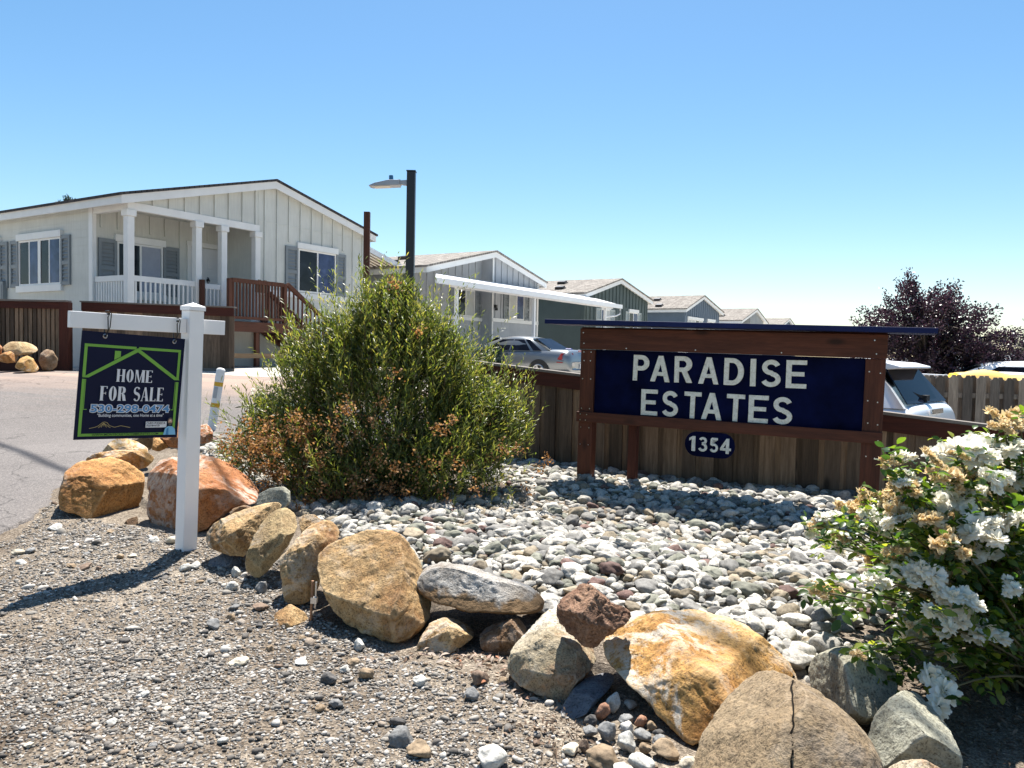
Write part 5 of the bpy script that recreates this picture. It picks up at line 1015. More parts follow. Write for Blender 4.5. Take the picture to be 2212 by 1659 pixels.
for layer_, st in ((0, .054), (1, .072)):
    gx, gy = np.meshgrid(np.arange(bx0, bx1, st), np.arange(by0, by1, st)); gx = gx.ravel()+np.random.uniform(-.5, .5, gx.size)*st*1.1; gy = gy.ravel()+np.random.uniform(-.5, .5, gy.size)*st*1.1
    ok = inside(BED, gx, gy); px.append(np.stack([gx[ok], gy[ok], np.full(ok.sum(), layer_)], 1))
px = np.concatenate(px)
# fewer under the bush and the roses
dens = np.where((px[:, 0]+1.2)**2/1.4+(px[:, 1]-7.5)**2/.8 < 1, .25, 1.0)*np.where((px[:, 0] > 1.45) & (px[:, 1] < 3.9) & (px[:, 0]-1.45 > (px[:, 1]-3.0)*.2), .22, 1)
px = px[np.random.rand(len(px)) < dens]
n = len(px); sz = np.clip(np.exp(np.random.normal(math.log(.036), .42, n)), .016, .08)
scl = np.stack([sz*np.random.uniform(.95, 1.5, n), sz*np.random.uniform(.75, 1.05, n), sz*np.random.uniform(.45, .8, n)], 1)
pos = np.stack([px[:, 0], px[:, 1], bedz(px[:, 0], px[:, 1])+scl[:, 2]*.35+px[:, 2]*.042], 1)
rot = rotm(np.random.uniform(0, 6.28, n), np.abs(np.random.normal(0, .32, n)), np.random.uniform(0, 6.28, n))
COBK = [('pale', (.42, .40, .355), .50, 'pale speckled river cobble lying in the bed before the big sign'), ('grey', (.19, .183, .168), .24, 'plain grey river cobble lying in the bed before the big sign'), ('tan', (.26, .215, .15), .11, 'tan river cobble lying in the bed before the big sign'),
  ('greenish', (.19, .19, .15), .12, 'greenish grey river cobble lying in the bed before the big sign'), ('reddish', (.15, .09, .075), .03, 'reddish river cobble lying in the bed before the big sign')]
def vary(c, f): return tuple(min(1, v*f) for v in c)
COBM = {}
for nm, c, wt, lb in COBK: COBM[nm] = pebble('cobble_'+nm, [(0, vary(c, .72)), (.5, c), (1, vary(c, 1.3))], island=False, speck=.9 if nm == 'pale' else .5, scale=5.5)
st_ = [(0, (.46, .45, .42))]; acc = 0
stops = []
for nm, c, wt, lb in COBK: stops += [(acc+.001, vary(c, .8)), (acc+wt*.5, c), (acc+wt-.001, vary(c, 1.22))]; acc += wt
M['cobble_mix'] = pebble('cobble_mix', stops, island=True, speck=.8, scale=110)
TC = [stone_template(100+k, 4 if False else 3) for k in range(9)]
# the largest in the picture become things of their own
vis = sz/np.maximum(pos[:, 1], 1)*(px[:, 2]+.35)*np.where((np.abs(pos[:, 0]/pos[:, 1]) < .62), 1, 0)*np.where((pos[:, 0] > 1.25+.1*(pos[:, 1]-3)) & (pos[:, 1] < 3.9), .2, 1); order = np.argsort(-vis); big = order[:300]; rest = order[300:]
TCm = {}
for k in range(9):
    V, F = stone_template(100+k, 4, .24, 13)
    for nm, *_ in COBK:
        o = mesh_np('river_cobble', V, F, COBM[nm], smooth=True); TCm[(k, nm)] = o.data; bpy.data.objects.remove(o)
names = [k[0] for k in COBK]; wts = [k[2] for k in COBK]; lbs = {k[0]: k[3] for k in COBK}
from mathutils import Quaternion
for i in big:
    nm = random.choices(names, wts)[0]; o = bpy.data.objects.new('river_cobble', TCm[(random.randrange(9), nm)]); C.objects.link(o)
    o.matrix_world = Matrix.Translation(pos[i]) @ Matrix(rot[i].tolist()).to_4x4() @ Matrix.Diagonal((*scl[i], 1)); tag(o, lbs[nm], 'cobble', 'river cobbles in the bed before the sign')
ob = scatter_mesh('cobbles', TC, pos[rest], scl[rest], rot[rest], M['cobble_mix']); ob['label'] = 'dense bed of small river cobbles reaching back to the fence'
# ------------------------------------------------------------------ gravel of the foreground
GRAV = [G(-420, 1240, 0), G(30, 1160, 0), G(110, 1090, 0), G(210, 1125, 0), G(420, 1160, 0), G(620, 1215, 0), G(700, 1340, 0), G(900, 1430, 0), G(1100, 1480, 0), G(1270, 1560, 0), G(1420, 1660, 0), G(1500, 2000, 0), G(-300, 2050, 0)]
gx0, gx1 = min(p[0] for p in GRAV), max(p[0] for p in GRAV); gy0, gy1 = min(p[1] for p in GRAV), max(p[1] for p in GRAV)
NG = 260000
x = np.random.uniform(gx0, gx1, NG); y = gy0+(gy1-gy0)*np.random.rand(NG)**1.45; ok = inside(GRAV, x, y); x, y = x[ok], y[ok]
pn = vnoise(x, y, 1.1, 11); keep = np.random.rand(len(x)) < np.clip(.66+pn*.95-.34*np.clip((x+1.0)/1.4, 0, 1), .14, 1); x, y = x[keep], y[keep]; n = len(x)
zz = zground(x, y); s_ = np.clip(np.exp(np.random.normal(math.log(.0040), .48, n)), .0019, .016)
sc = np.stack([s_*np.random.uniform(.9, 1.6, n), s_*np.random.uniform(.7, 1.1, n), s_*np.random.uniform(.4, .8, n)], 1)
ps = np.stack([x, y, zz+sc[:, 2]*.45], 1); rt = rotm(np.random.uniform(0, 6.28, n), np.abs(np.random.normal(0, .35, n)), np.random.uniform(0, 6.28, n))
M['gravel'] = pebble('gravel_mix', [(0, (.07, .064, .058)), (.22, (.15, .136, .12)), (.46, (.24, .22, .19)), (.66, (.33, .305, .27)), (.84, (.45, .43, .395)), (.92, (.24, .175, .115)), (1, (.54, .52, .49))], speck=.3, scale=260)
TG = [stone_template(300+k, 1, .25, 2) for k in range(8)]
gv = scatter_mesh('gravel', TG, ps, sc, rt, M['gravel'], smooth=False); gv['label'] = 'loose grey and tan gravel covering the foreground shoulder'
# medium pebbles close to the boulders
n = 900; x = np.random.uniform(-3.4, 1.4, n*3); y = np.random.uniform(2.0, 5.8, n*3); ok = inside(GRAV, x, y) & (np.random.rand(n*3) < np.clip(.25+.5*(1-np.abs(y-(4.6-.75*(x+1.2)))/1.3), .04, 1)); x, y = x[ok][:n], y[ok][:n]; n = len(x)
s_ = np.clip(np.exp(np.random.normal(math.log(.013), .4, n)), .008, .03); sc = np.stack([s_*np.random.uniform(.95, 1.6, n), s_*np.random.uniform(.75, 1.1, n), s_*np.random.uniform(.5, .8, n)], 1)
pb = scatter_mesh('pebbles', [stone_template(400+k, 2, .15, 3) for k in range(6)], np.stack([x, y, zground(x, y)+sc[:, 2]*.4], 1), sc, rotm(np.random.uniform(0, 6.28, n), np.abs(np.random.normal(0, .3, n)), np.random.uniform(0, 6.28, n)), M['gravel']); pb['label'] = 'scattered rounded pebbles on the gravel near the boulders'
# loose stones one can point at: (x, y, width px, height px, colour, label or None)
SC = {'white': (.48, .47, .43), 'grey': (.20, .20, .195), 'tan': (.28, .205, .13), 'brown': (.20, .14, .10), 'dark': (.09, .085, .08), 'cream': (.55, .49, .38), 'red': (.30, .16, .10)}
SM = {k: pebble('stone_'+k, [(0, vary(c, .85)), (1, vary(c, 1.15))], island=False, speck=.7, scale=4.5) for k, c in SC.items()}
STN = [(460, 1348, 36, 26, 'grey', 'grey oval stone on the gravel left of the angular cream rock'), (560, 1312, 40, 20, 'brown', 'brown oval pebble left of the angular cream rock'), (505, 1312, 26, 16, 'grey', None), (497, 1334, 20, 22, 'tan', None),
 (398, 1226, 30, 24, 'white', 'white stone right below the foot of the sign post'), (500, 1266, 28, 26, 'white', 'white stone between the dark flat rock and the leaning boulder'), (510, 1235, 24, 32, 'white', None), (563, 1268, 26, 36, 'grey', 'pale flat upright stone at the foot of the leaning tall boulder'),
 (330, 1166, 28, 16, 'white', 'pale stone on the gravel left of the sign post'), (372, 1166, 30, 22, 'cream', 'cream stone touching the left side of the sign post'), (238, 1148, 18, 11, 'tan', None), (210, 1161, 16, 9, 'white', None), (118, 1139, 32, 17, 'white', 'white stone beside the shadow of the flat topped orange boulder'), (115, 1088, 14, 12, 'brown', None),
 (36, 1192, 28, 20, 'cream', 'cream stone near the asphalt edge at far left'), (63, 1189, 26, 14, 'grey', None), (45, 1215, 26, 12, 'white', None), (136, 1185, 20, 8, 'white', None), (153, 1221, 24, 9, 'tan', None), (258, 1202, 16, 16, 'tan', None), (286, 1200, 18, 10, 'cream', None), (180, 1225, 34, 12, 'brown', None), (420, 1222, 28, 20, 'white', None), (430, 1257, 20, 11, 'tan', None), (186, 1195, 16, 8, 'grey', None), (212, 1228, 14, 14, 'brown', None),
 (776, 1392, 28, 34, 'white', 'white angular stone in front of the biggest ochre boulder'), (762, 1430, 30, 17, 'tan', None), (744, 1445, 24, 20, 'white', None), (790, 1455, 36, 34, 'tan', 'tan angular stone casting a dark shadow, middle of the gravel'), (650, 1430, 32, 16, 'white', None), (906, 1472, 36, 32, 'white', 'round white speckled stone on the gravel left of the grey one'), (1017, 1500, 38, 34, 'grey', 'round grey stone on the gravel right of the white speckled one'),
 (1035, 1465, 44, 40, 'brown', 'rough brown stone at the foot of the mottled boulder'), (1085, 1470, 24, 26, 'tan', None), (725, 1520, 34, 24, 'grey', None), (710, 1465, 40, 34, 'dark', 'dark crumbly clod left of the tan angular stone'), (512, 1430, 50, 20, 'cream', None), (865, 1592, 60, 52, 'grey', 'grey hollow stone near the bottom edge'), (858, 1560, 40, 24, 'dark', 'dark clod above the grey hollow stone'), (905, 1620, 60, 44, 'tan', None), (1062, 1640, 76, 66, 'white', 'chunky white stone at the bottom edge near the middle'), (1158, 1605, 18, 16, 'brown', None), (1232, 1620, 46, 28, 'cream', 'cream stone left of the round tan boulder at the bottom'),
 (650, 1378, 20, 15, 'tan', None), (675, 1372, 18, 14, 'tan', None), (633, 1398, 16, 16, 'tan', None), (700, 1385, 18, 13, 'grey', None), (582, 1400, 20, 18, 'tan', None), (600, 1440, 20, 14, 'brown', None), (560, 1350, 18, 16, 'dark', None), (690, 1530, 26, 18, 'tan', None), (240, 1560, 26, 16, 'white', None), (310, 1500, 24, 14, 'white', None), (360, 1530, 20, 12, 'cream', None), (130, 1520, 20, 12, 'grey', None), (1000, 1560, 18, 12, 'grey', None), (930, 1530, 16, 12, 'white', None), (820, 1500, 18, 12, 'grey', None), (480, 1600, 26, 16, 'white', None), (330, 1610, 22, 16, 'grey', None), (60, 1610, 24, 14, 'cream', None),
 # pile by the yellow slab
 (1325, 1516, 34, 52, 'white', 'long pale stone leaning at the top of the pile below the yellow slab'), (1362, 1522, 32, 20, 'white', 'small white stone beside the long pale one in the pile'), (1351, 1553, 36, 30, 'grey', 'blue grey stone behind the white one in the pile'), (1384, 1556, 30, 32, 'red', 'pinkish stone in the pile below the yellow slab'), (1409, 1567, 24, 24, 'tan', None), (1311, 1577, 44, 48, 'grey', 'smooth grey oval cobble standing in the pile'), (1355, 1572, 34, 34, 'white', 'bright white round stone in the middle of the pile'), (1388, 1588, 42, 28, 'grey', 'smooth grey oval cobble lying flat in the pile'),
 (1355, 1602, 44, 52, 'white', 'long white stone below the smooth grey cobbles'), (1278, 1558, 32, 34, 'dark', 'dark stone on the left side of the pile'), (1274, 1580, 36, 26, 'grey', None), (1422, 1584, 26, 20, 'dark', None), (1423, 1598, 34, 30, 'grey', None), (1302, 1535, 34, 44, 'red', None), (1395, 1615, 30, 26, 'tan', None), (1261, 1610, 24, 34, 'brown', None),
 (1305, 1637, 84, 56, 'tan', 'round tan stone at the bottom edge of the pile'), (1386, 1648, 64, 40, 'white', 'white rounded stone at the bottom edge right of the tan one'), (1440, 1620, 60, 46, 'tan', 'angular tan stone left of the cracked boulder'), (1490, 1652, 44, 34, 'cream', None), (1345, 1665, 50, 26, 'white', None), (1402, 1341, 14, 17, 'white', 'tiny white stone resting on top of the widest yellow boulder')]
TS = [stone_template(500+k, 4, .19, 9) for k in range(10)]; TSm = {}
for q, (x, y, w_, h_, col, lb) in enumerate(STN):
    b = gp(x, y+h_*.35, .0); zb_ = float(zground(np.array([[b.x]]), np.array([[b.y]]))[0, 0])
    if x > 1240 and y > 1480: zb_ += .01
    if (x, y) == (1402, 1341): P_ = dp(x, y, 3.32)
    else: b = gp(x, y+h_*.35, zb_); P_ = Vector((b.x, b.y, zb_))
    k = P_.y/FPX; rx = w_*k/2; rz = h_*k*.5*.95; kk = (q % 10, col)
    if kk not in TSm: o_ = mesh_np('loose_stone', *TS[kk[0]], SM[col], smooth=True); TSm[kk] = o_.data; bpy.data.objects.remove(o_)
    o = bpy.data.objects.new('loose_stone', TSm[kk]); C.objects.link(o); o.location = (P_.x, P_.y+rx*.3, P_.z+rz*.55); o.scale = (rx, rx*.9, rz); o.rotation_euler = (random.uniform(-.25, .25), random.uniform(-.3, .3), random.uniform(-.5, .5))
    tag(o, lb or {'white': 'small white stone', 'grey': 'small grey stone', 'tan': 'small tan pebble', 'brown': 'small brown pebble', 'dark': 'small dark stone', 'cream': 'small cream stone', 'red': 'small reddish stone'}[col]+' lying loose on the gravel or in the pile', 'stone', 'loose stones on the gravel')
# ------------------------------------------------------------------ leaves: baked blade meshes
def blades(name, pos, dirv, nrm, ln, wd, m_, parent=None, fold=.25, prof=(0, .62, 1.0, .80, 0), curl=.18):
    """lance shaped leaves: a strip of quads folded on the midrib"""
    n = len(pos); dirv = dirv/np.linalg.norm(dirv, axis=1)[:, None]; s_ = np.cross(dirv, nrm); s_ /= np.linalg.norm(s_, axis=1)[:, None]+1e-9; u = np.cross(s_, dirv); K_ = len(prof); V = []
    for j, p in enumerate(prof):
        t = j/(K_-1); c = pos+dirv*(ln*t)[:, None]-u*(ln*curl*t*t)[:, None]; hw = (wd*.5*max(p, .04))[:, None]
        V += [c-s_*hw+u*hw*fold, c, c+s_*hw+u*hw*fold]
    V = np.stack(V, 1).reshape(-1, 3); f = []
    for j in range(K_-1): f += [(j*3, j*3+1, j*3+4, j*3+3), (j*3+1, j*3+2, j*3+5, j*3+4)]
    F = (np.array(f)[None]+(np.arange(n)*K_*3)[:, None, None]).reshape(-1, 4); return mesh_np(name, V, F, m_, parent, smooth=False)
def rv(n, s=1): return np.random.normal(0, s, (n, 3))
# ---- the big hop bush
HB = Vector((-1.13, 7.2, gz(-1.13, 7.2)))
hb = thing('hop_bush', 'big bushy green shrub with narrow leaves and rusty brown seed clusters beside the sign', 'shrub', HB)
M['hop_leaf'] = leafmat('hop_leaf', [(0, (.055, .08, .018)), (.3, (.12, .155, .035)), (.65, (.20, .22, .05)), (1, (.33, .29, .085))], .45, .35, .5)
M['hop_seed'] = leafmat('hop_seed', [(0, (.13, .060, .025)), (.5, (.29, .155, .07)), (1, (.46, .29, .15))], .35, .7, .2)
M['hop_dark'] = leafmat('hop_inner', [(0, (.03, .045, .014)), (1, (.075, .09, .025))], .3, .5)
# lobes of the crown: centre (x, y, z), radii, weight  (relative to the root)
LOB = [((-.02, .1, .95), (.95, .75, .95), 6), ((-.05, .1, 1.55), (.58, .5, .46), 2.4), ((-.66, .1, 1.18), (.46, .5, .56), 2.4), ((-1.0, 0, .62), (.55, .5, .48), 2.4), ((-1.25, -.1, .36), (.36, .4, .30), 1.0), ((.72, .15, .74), (.56, .6, .48), 2.8), ((1.04, .2, .62), (.33, .45, .38), 1.3), ((.36, .1, 1.30), (.38, .4, .42), 1.2), ((-.05, -.45, .42), (.95, .42, .42), 3), ((.68, -.2, .40), (.55, .45, .40), 1.8), ((.02, .1, 1.85), (.26, .2, .22), .6), ((-.35, -.62, .25), (.75, .38, .27), 2.0), ((.45, -.55, .25), (.75, .38, .27), 1.6)]
wl = np.array([l[2] for l in LOB], float); NS = 5600; li = np.random.choice(len(LOB), NS, p=wl/wl.sum())
cc = np.array([l[0] for l in LOB])[li]; rr = np.array([l[1] for l in LOB])[li]
dv = rv(NS); dv[:, 2] = np.abs(dv[:, 2])*.9-.25*np.random.rand(NS); dv /= np.linalg.norm(dv, axis=1)[:, None]; rad = np.random.rand(NS)**.32
tips = cc+dv*rr*rad[:, None]*np.random.uniform(.82, 1.12, NS)[:, None]
tips[:, 2] = np.maximum(tips[:, 2], .06)
hol = np.array([noise.noise((a*2.3, b*2.3, c*2.3)) for a, b, c in tips]); low = np.clip((tips[:, 2]-.35)/.5, 0, 1); kp = (hol > -.16-.2*low) & (np.random.rand(NS) < .55+.45*np.clip(tips[:, 2]/.8, 0, 1))
tips, cc, rr = tips[kp], cc[kp], rr[kp]; NS = len(tips)
outw = tips-np.array([0, .1, .2]); outw[:, 2] *= .5; outw /= np.linalg.norm(outw, axis=1)[:, None]
sdir = outw*np.random.uniform(.25, .75, NS)[:, None]+np.array([0, 0, 1.0])*np.random.uniform(.5, 1.0, NS)[:, None]+rv(NS, .16); sdir /= np.linalg.norm(sdir, axis=1)[:, None]
slen = np.random.uniform(.22, .42, NS)
Pp, Dd, Nn, Ln, Wd_ = [], [], [], [], []
for k in range(13):                                   # leaves up each shoot
    t = (k+np.random.rand(NS)*.8)/13.5; base = tips-sdir*(slen*(1-t))[:, None]+outw*(.05*(1-t)**2)[:, None]
    lat = np.cross(sdir, rv(NS)); lat /= np.linalg.norm(lat, axis=1)[:, None]; d = sdir*np.random.uniform(.55, 1.1, NS)[:, None]+lat*np.random.uniform(.35, .75, NS)[:, None]
    keep = np.random.rand(NS) < .93
    Pp.append(base[keep]); Dd.append(d[keep]); Nn.append((np.cross(d, np.cross(sdir, d))+rv(NS, .3))[keep]); Ln.append((np.random.uniform(.05, .095, NS)*(1-.3*t))[keep]); Wd_.append(np.random.uniform(.0085, .0135, NS)[keep])
fo_ = blades('foliage', np.concatenate(Pp), np.concatenate(Dd), np.concatenate(Nn), np.concatenate(Ln), np.concatenate(Wd_), M['hop_leaf'], hb, fold=.35, prof=(.1, 1, .8, .05))
# long loose sprays that break the outline
ns = 520; a = np.random.choice(NS, ns); hi = (tips[a][:, 2] > 1.75)[:, None]; top_ = tips[a]+outw[a]*.05+np.array([0, 0, .03])-hi*np.array([0, 0, .14]); Pp, Dd, Nn = [], [], []
tb = MB()
for j in range(ns):
    d = (sdir[a[j]]+np.array([0, 0, .25])+np.random.normal(0, .15, 3)); d /= np.linalg.norm(d); L_ = random.uniform(.14, .40); tb.tube([top_[j], top_[j]+d*L_*.5, top_[j]+d*L_+np.array([0, 0, .01])], [.003, .0022, .001], 4, False)
    for k in range(11): b = top_[j]+d*L_*(k/10); l_ = np.cross(d, np.random.normal(0, 1, 3)); l_ /= np.linalg.norm(l_); Pp.append(b); Dd.append(d*.9+l_*.5); Nn.append(np.cross(Dd[-1], np.cross(d, Dd[-1])))
n = len(Pp); o = blades('spray', np.array(Pp), np.array(Dd), np.array(Nn), np.random.uniform(.04, .07, n), np.random.uniform(.008, .012, n), M['hop_leaf'], hb, fold=.3)
# dim inner foliage and dry seed clusters
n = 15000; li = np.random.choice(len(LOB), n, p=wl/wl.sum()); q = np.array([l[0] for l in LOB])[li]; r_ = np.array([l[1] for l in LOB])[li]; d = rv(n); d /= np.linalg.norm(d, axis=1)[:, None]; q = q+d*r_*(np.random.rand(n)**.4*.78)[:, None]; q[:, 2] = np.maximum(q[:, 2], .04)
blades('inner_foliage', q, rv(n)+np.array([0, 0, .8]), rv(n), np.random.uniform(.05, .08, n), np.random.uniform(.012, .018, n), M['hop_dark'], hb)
SEED = [((-.75, -.72, .50), (.36, .16, .26), 52), ((-.45, -.85, .25), (.5, .12, .2), 36), ((-1.05, -.55, .28), (.3, .2, .2), 12), ((-.1, -.72, .70), (.4, .12, .25), 6), ((.55, -.6, .4), (.45, .15, .25), 9), ((.95, -.3, .35), (.4, .2, .28), 12), ((.1, -.5, 1.35), (.34, .15, .35), 2), ((.1, -.85, .22), (.6, .12, .2), 18), ((-.3, -.74, .65), (.4, .12, .25), 12)]
Pp, Dd = [], []
for c_, r_, k in SEED:
    for j in range(k):
        ce = np.array(c_)+np.random.normal(0, .72, 3)*np.array(r_)
        m_ = random.randint(24, 44); pts_ = ce+np.random.normal(0, .034, (m_, 3)); pts_[:, 2] = np.maximum(pts_[:, 2], .03); Pp.append(pts_); Dd.append(np.random.normal(0, 1, (m_, 3)))
Pp = np.concatenate(Pp); Dd = np.concatenate(Dd); n = len(Pp); blades('seed_clusters', Pp, Dd, rv(n), np.random.uniform(.016, .026, n), np.random.uniform(.014, .022, n), M['hop_seed'], hb, prof=(.3, 1, .9, .3))
tb2 = MB()
for j in range(70):
    i = random.randrange(NS); tp = tips[i]-sdir[i]*slen[i]*.6; b = np.array([random.gauss(0, .12), .1+random.gauss(0, .1), -.05]); mid = b*.55+tp*.45+np.array([0, 0, .12]); tb2.tube([b, mid, tp], [.012, .007, .003], 5, False)
for j in range(len(tips)):
    if j % 3 == 0: tb2.tube([tips[j]-sdir[j]*slen[j], tips[j]], [.003, .0012], 3, False)
tb2.build('branches', M['twig'], hb); 
# ---- low shrub with rounder leaves at the left foot of the bush
SH = gp(560, 985, .05); ls = thing('low_shrub', 'low arching shrub sprigs with small oval leaves beside the marker post', 'shrub', (SH.x, SH.y, gz(SH.x, SH.y)))
M['oval_leaf'] = leafmat('oval_leaf', [(0, (.05, .085, .025)), (1, (.12, .16, .05))], .35, .35, .5)
Pp, Dd, Nn = [], [], []; tb = MB()
SPR = [(445, 870), (450, 905), (500, 835), (520, 870), (555, 835), (470, 935), (490, 960), (540, 900), (580, 880), (510, 925)]
for j, (x, y) in enumerate(SPR):
    e = dp(x, y, SH.y-.15+random.uniform(-.15, .15)); e = np.array(e-Vector(ls.location)); b = np.array([random.uniform(.1, .25), random.uniform(-.05, .1), .0]); mid = (b+e)/2+np.array([.04, 0, .13]); N_ = 26
    pts_ = [(1-t)**2*b+2*t*(1-t)*mid+t*t*e for t in np.linspace(0, 1, N_)]; tb.tube(pts_, [.006-.004*i/N_ for i in range(N_)], 5, False)
    for i in range(4, N_):
        d = pts_[i]-pts_[i-1]; d /= np.linalg.norm(d)
        for s_ in (-1, 1): l_ = np.cross(d, np.array([0, .3, 1]))*s_; Pp.append(pts_[i]); Dd.append(d*.55+l_/np.linalg.norm(l_)+np.random.normal(0, .2, 3)); Nn.append(np.array([0, 0, 1])+np.random.normal(0, .3, 3))
n = len(Pp); blades('leaves', np.array(Pp), np.array(Dd), np.array(Nn), np.random.uniform(.030, .045, n), np.random.uniform(.014, .02, n), M['oval_leaf'], ls, prof=(.1, .8, 1, .8, .1), fold=.2); tb.build('stems', M['twig'], ls)
# ------------------------------------------------------------------ rose bush at the right
RB = Vector((2.15, 3.2, gz(2.15, 3.2)))
rb = thing('rose_bush', 'sprawling rose bush with white and withered cream blooms at the right edge', 'rose bush', RB)
M['rose_leaf'] = leafmat('rose_leaf', [(0, (.025, .055, .015)), (.4, (.06, .11, .022)), (.75, (.14, .20, .035)), (1, (.30, .32, .06))], .55, .32, .5)
M['petal_white'] = leafmat('petal_white', [(0, (.70, .64, .50)), (.5, (.80, .77, .67)), (1, (.84, .83, .78))], .30, .6, .2)
M['petal_cream'] = leafmat('petal_cream', [(0, (.45, .31, .15)), (.5, (.64, .52, .32)), (1, (.76, .66, .46))], .30, .7, .2)
def rose_mesh(name, seed, withered):
    rnd = np.random.RandomState(seed); P_, D_, N_ = [], [], []
    heads = [(0, 0, 0, 1)]+[(rnd.uniform(.045, .06)*math.cos(a_), rnd.uniform(.045, .06)*math.sin(a_), rnd.uniform(-.025, .005), rnd.uniform(.6, .9)) for a_ in rnd.uniform(0, 6.28)+np.arange(rnd.randint(1, 4))*2.0]
    S_ = []
    for hx, hy, hz, hs in heads:
        for ring, (k, el, r0) in enumerate(((6, 74, .005), (8, 52, .009), (9, 30, .012), (10, 10, .014), (9, -12 if not withered else -45, .014))):
            for i in range(k):
                a = 2*math.pi*(i+.5*ring)/k+rnd.normal(0, .18); e = R(el+rnd.normal(0, 14 if not withered else 26)); d = np.array([math.cos(a)*math.cos(e), math.sin(a)*math.cos(e), math.sin(e)])
                P_.append(np.array([math.cos(a)*r0*hs+hx, math.sin(a)*r0*hs+hy, hz])); S_.append(hs); D_.append(d); N_.append(np.array([-math.cos(a)*math.sin(e), -math.sin(a)*math.sin(e), math.cos(e)])+rnd.normal(0, .3 if withered else .24, 3))
    n = len(P_); s = (.72 if withered else 1)*np.array(S_)
    o = blades(name, np.array(P_), np.array(D_), np.array(N_), rnd.uniform(.030, .044, n)*s, rnd.uniform(.026, .036, n)*s, M['petal_cream' if withered else 'petal_white'], prof=(.35, .85, 1, .72, .35), fold=-.28, curl=.30 if not withered else -.35)
    me = o.data; bpy.data.objects.remove(o); return me
RM = {(w_, k): rose_mesh('rose_bloom', 900+k+50*w_, bool(w_)) for w_ in (0, 1) for k in range(5)}
def zR(x, y): return ((1960+x*.5425)*.864, (1020+y*.5425)*.864)
BL = [  # zoom pixel x, y, size px of the picture, withered
 (540, 220, 40, 0), (500, 240, 36, 1), (680, 220, 40, 1), (735, 200, 44, 0), (800, 185, 60, 0), (880, 185, 62, 0), (925, 180, 60, 0), (970, 190, 40, 0), (845, 215, 40, 1), (500, 315, 34, 1), (570, 310, 36, 0), (510, 360, 40, 1), (590, 360, 44, 1), (740, 305, 60, 1), (790, 300, 50, 1), (850, 290, 30, 1), (1040, 50, 60, 1), (1085, 60, 60, 1), (1015, 80, 40, 1), (1095, 180, 60, 0), (1060, 290, 56, 0), (1095, 320, 60, 0), (1005, 335, 60, 1), (905, 390, 40, 1), (850, 380, 40, 0), (735, 415, 64, 0), (790, 418, 60, 0),
 (370, 425, 46, 1), (310, 460, 46, 1), (395, 470, 30, 0), (445, 460, 50, 0), (460, 410, 40, 1), (540, 470, 56, 1), (240, 500, 40, 0), (175, 535, 40, 1), (210, 505, 36, 0), (430, 535, 36, 0), (470, 530, 46, 0), (500, 520, 44, 0), (565, 560, 56, 1), (690, 510, 60, 1), (730, 500, 40, 1), (880, 530, 66, 0), (920, 560, 60, 0), (960, 480, 40, 0), (760, 610, 70, 1), (800, 600, 50, 1), (735, 650, 44, 1), (520, 650, 44, 1), (560, 680, 40, 1), (400, 680, 46, 1), (440, 690, 40, 1), (490, 690, 36, 1), (790, 690, 56, 1), (850, 690, 40, 1), (600, 745, 60, 0), (560, 770, 40, 1), (700, 770, 56, 0), (750, 770, 50, 1), (400, 780, 40, 0), (430, 800, 40, 0), (840, 870, 56, 0), (810, 910, 60, 0), (780, 950, 50, 0), (730, 955, 50, 0), (930, 1015, 60, 0), (585, 1040, 50, 0), (745, 1115, 40, 0), (715, 1215, 36, 0), (745, 1305, 66, 0), (190, 830, 44, 1), (235, 615, 40, 0), (345, 1130, 26, 1), (1000, 620, 60, 0), (1070, 500, 50, 0), (910, 650, 50, 0), (1090, 800, 46, 0), (1060, 830, 40, 0), (870, 1050, 30, 0), (255, 840, 30, 1), (640, 860, 36, 1)]
BL += [(x+random.uniform(-42, 42), y+random.uniform(-38, 38), s_*random.uniform(.62, .85), int(random.random() < .6)) for x, y, s_, w_ in random.sample(BL, 36)]
cane = MB(); Pp, Dd, Nn, Ln_ = [], [], [], []
def compound(b, d, n_=5, L_=.045):
    """a rose leaf: five oval leaflets on a stalk"""
    d = d/np.linalg.norm(d); s_ = np.cross(d, [0, 0, 1.0]); s_ /= np.linalg.norm(s_)+1e-9
    for t, sd_ in ((1, 0), (.62, 1), (.62, -1), (.28, 1), (.28, -1))[:n_]:
        Pp.append(b+d*t*L_*1.3); Dd.append(d*(.5 if sd_ else 1)+s_*sd_+np.random.normal(0, .15, 3)); Nn.append(np.array([0, 0, 1.0])+np.random.normal(0, .45, 3)); Ln_.append(L_*random.uniform(.75, 1.15))
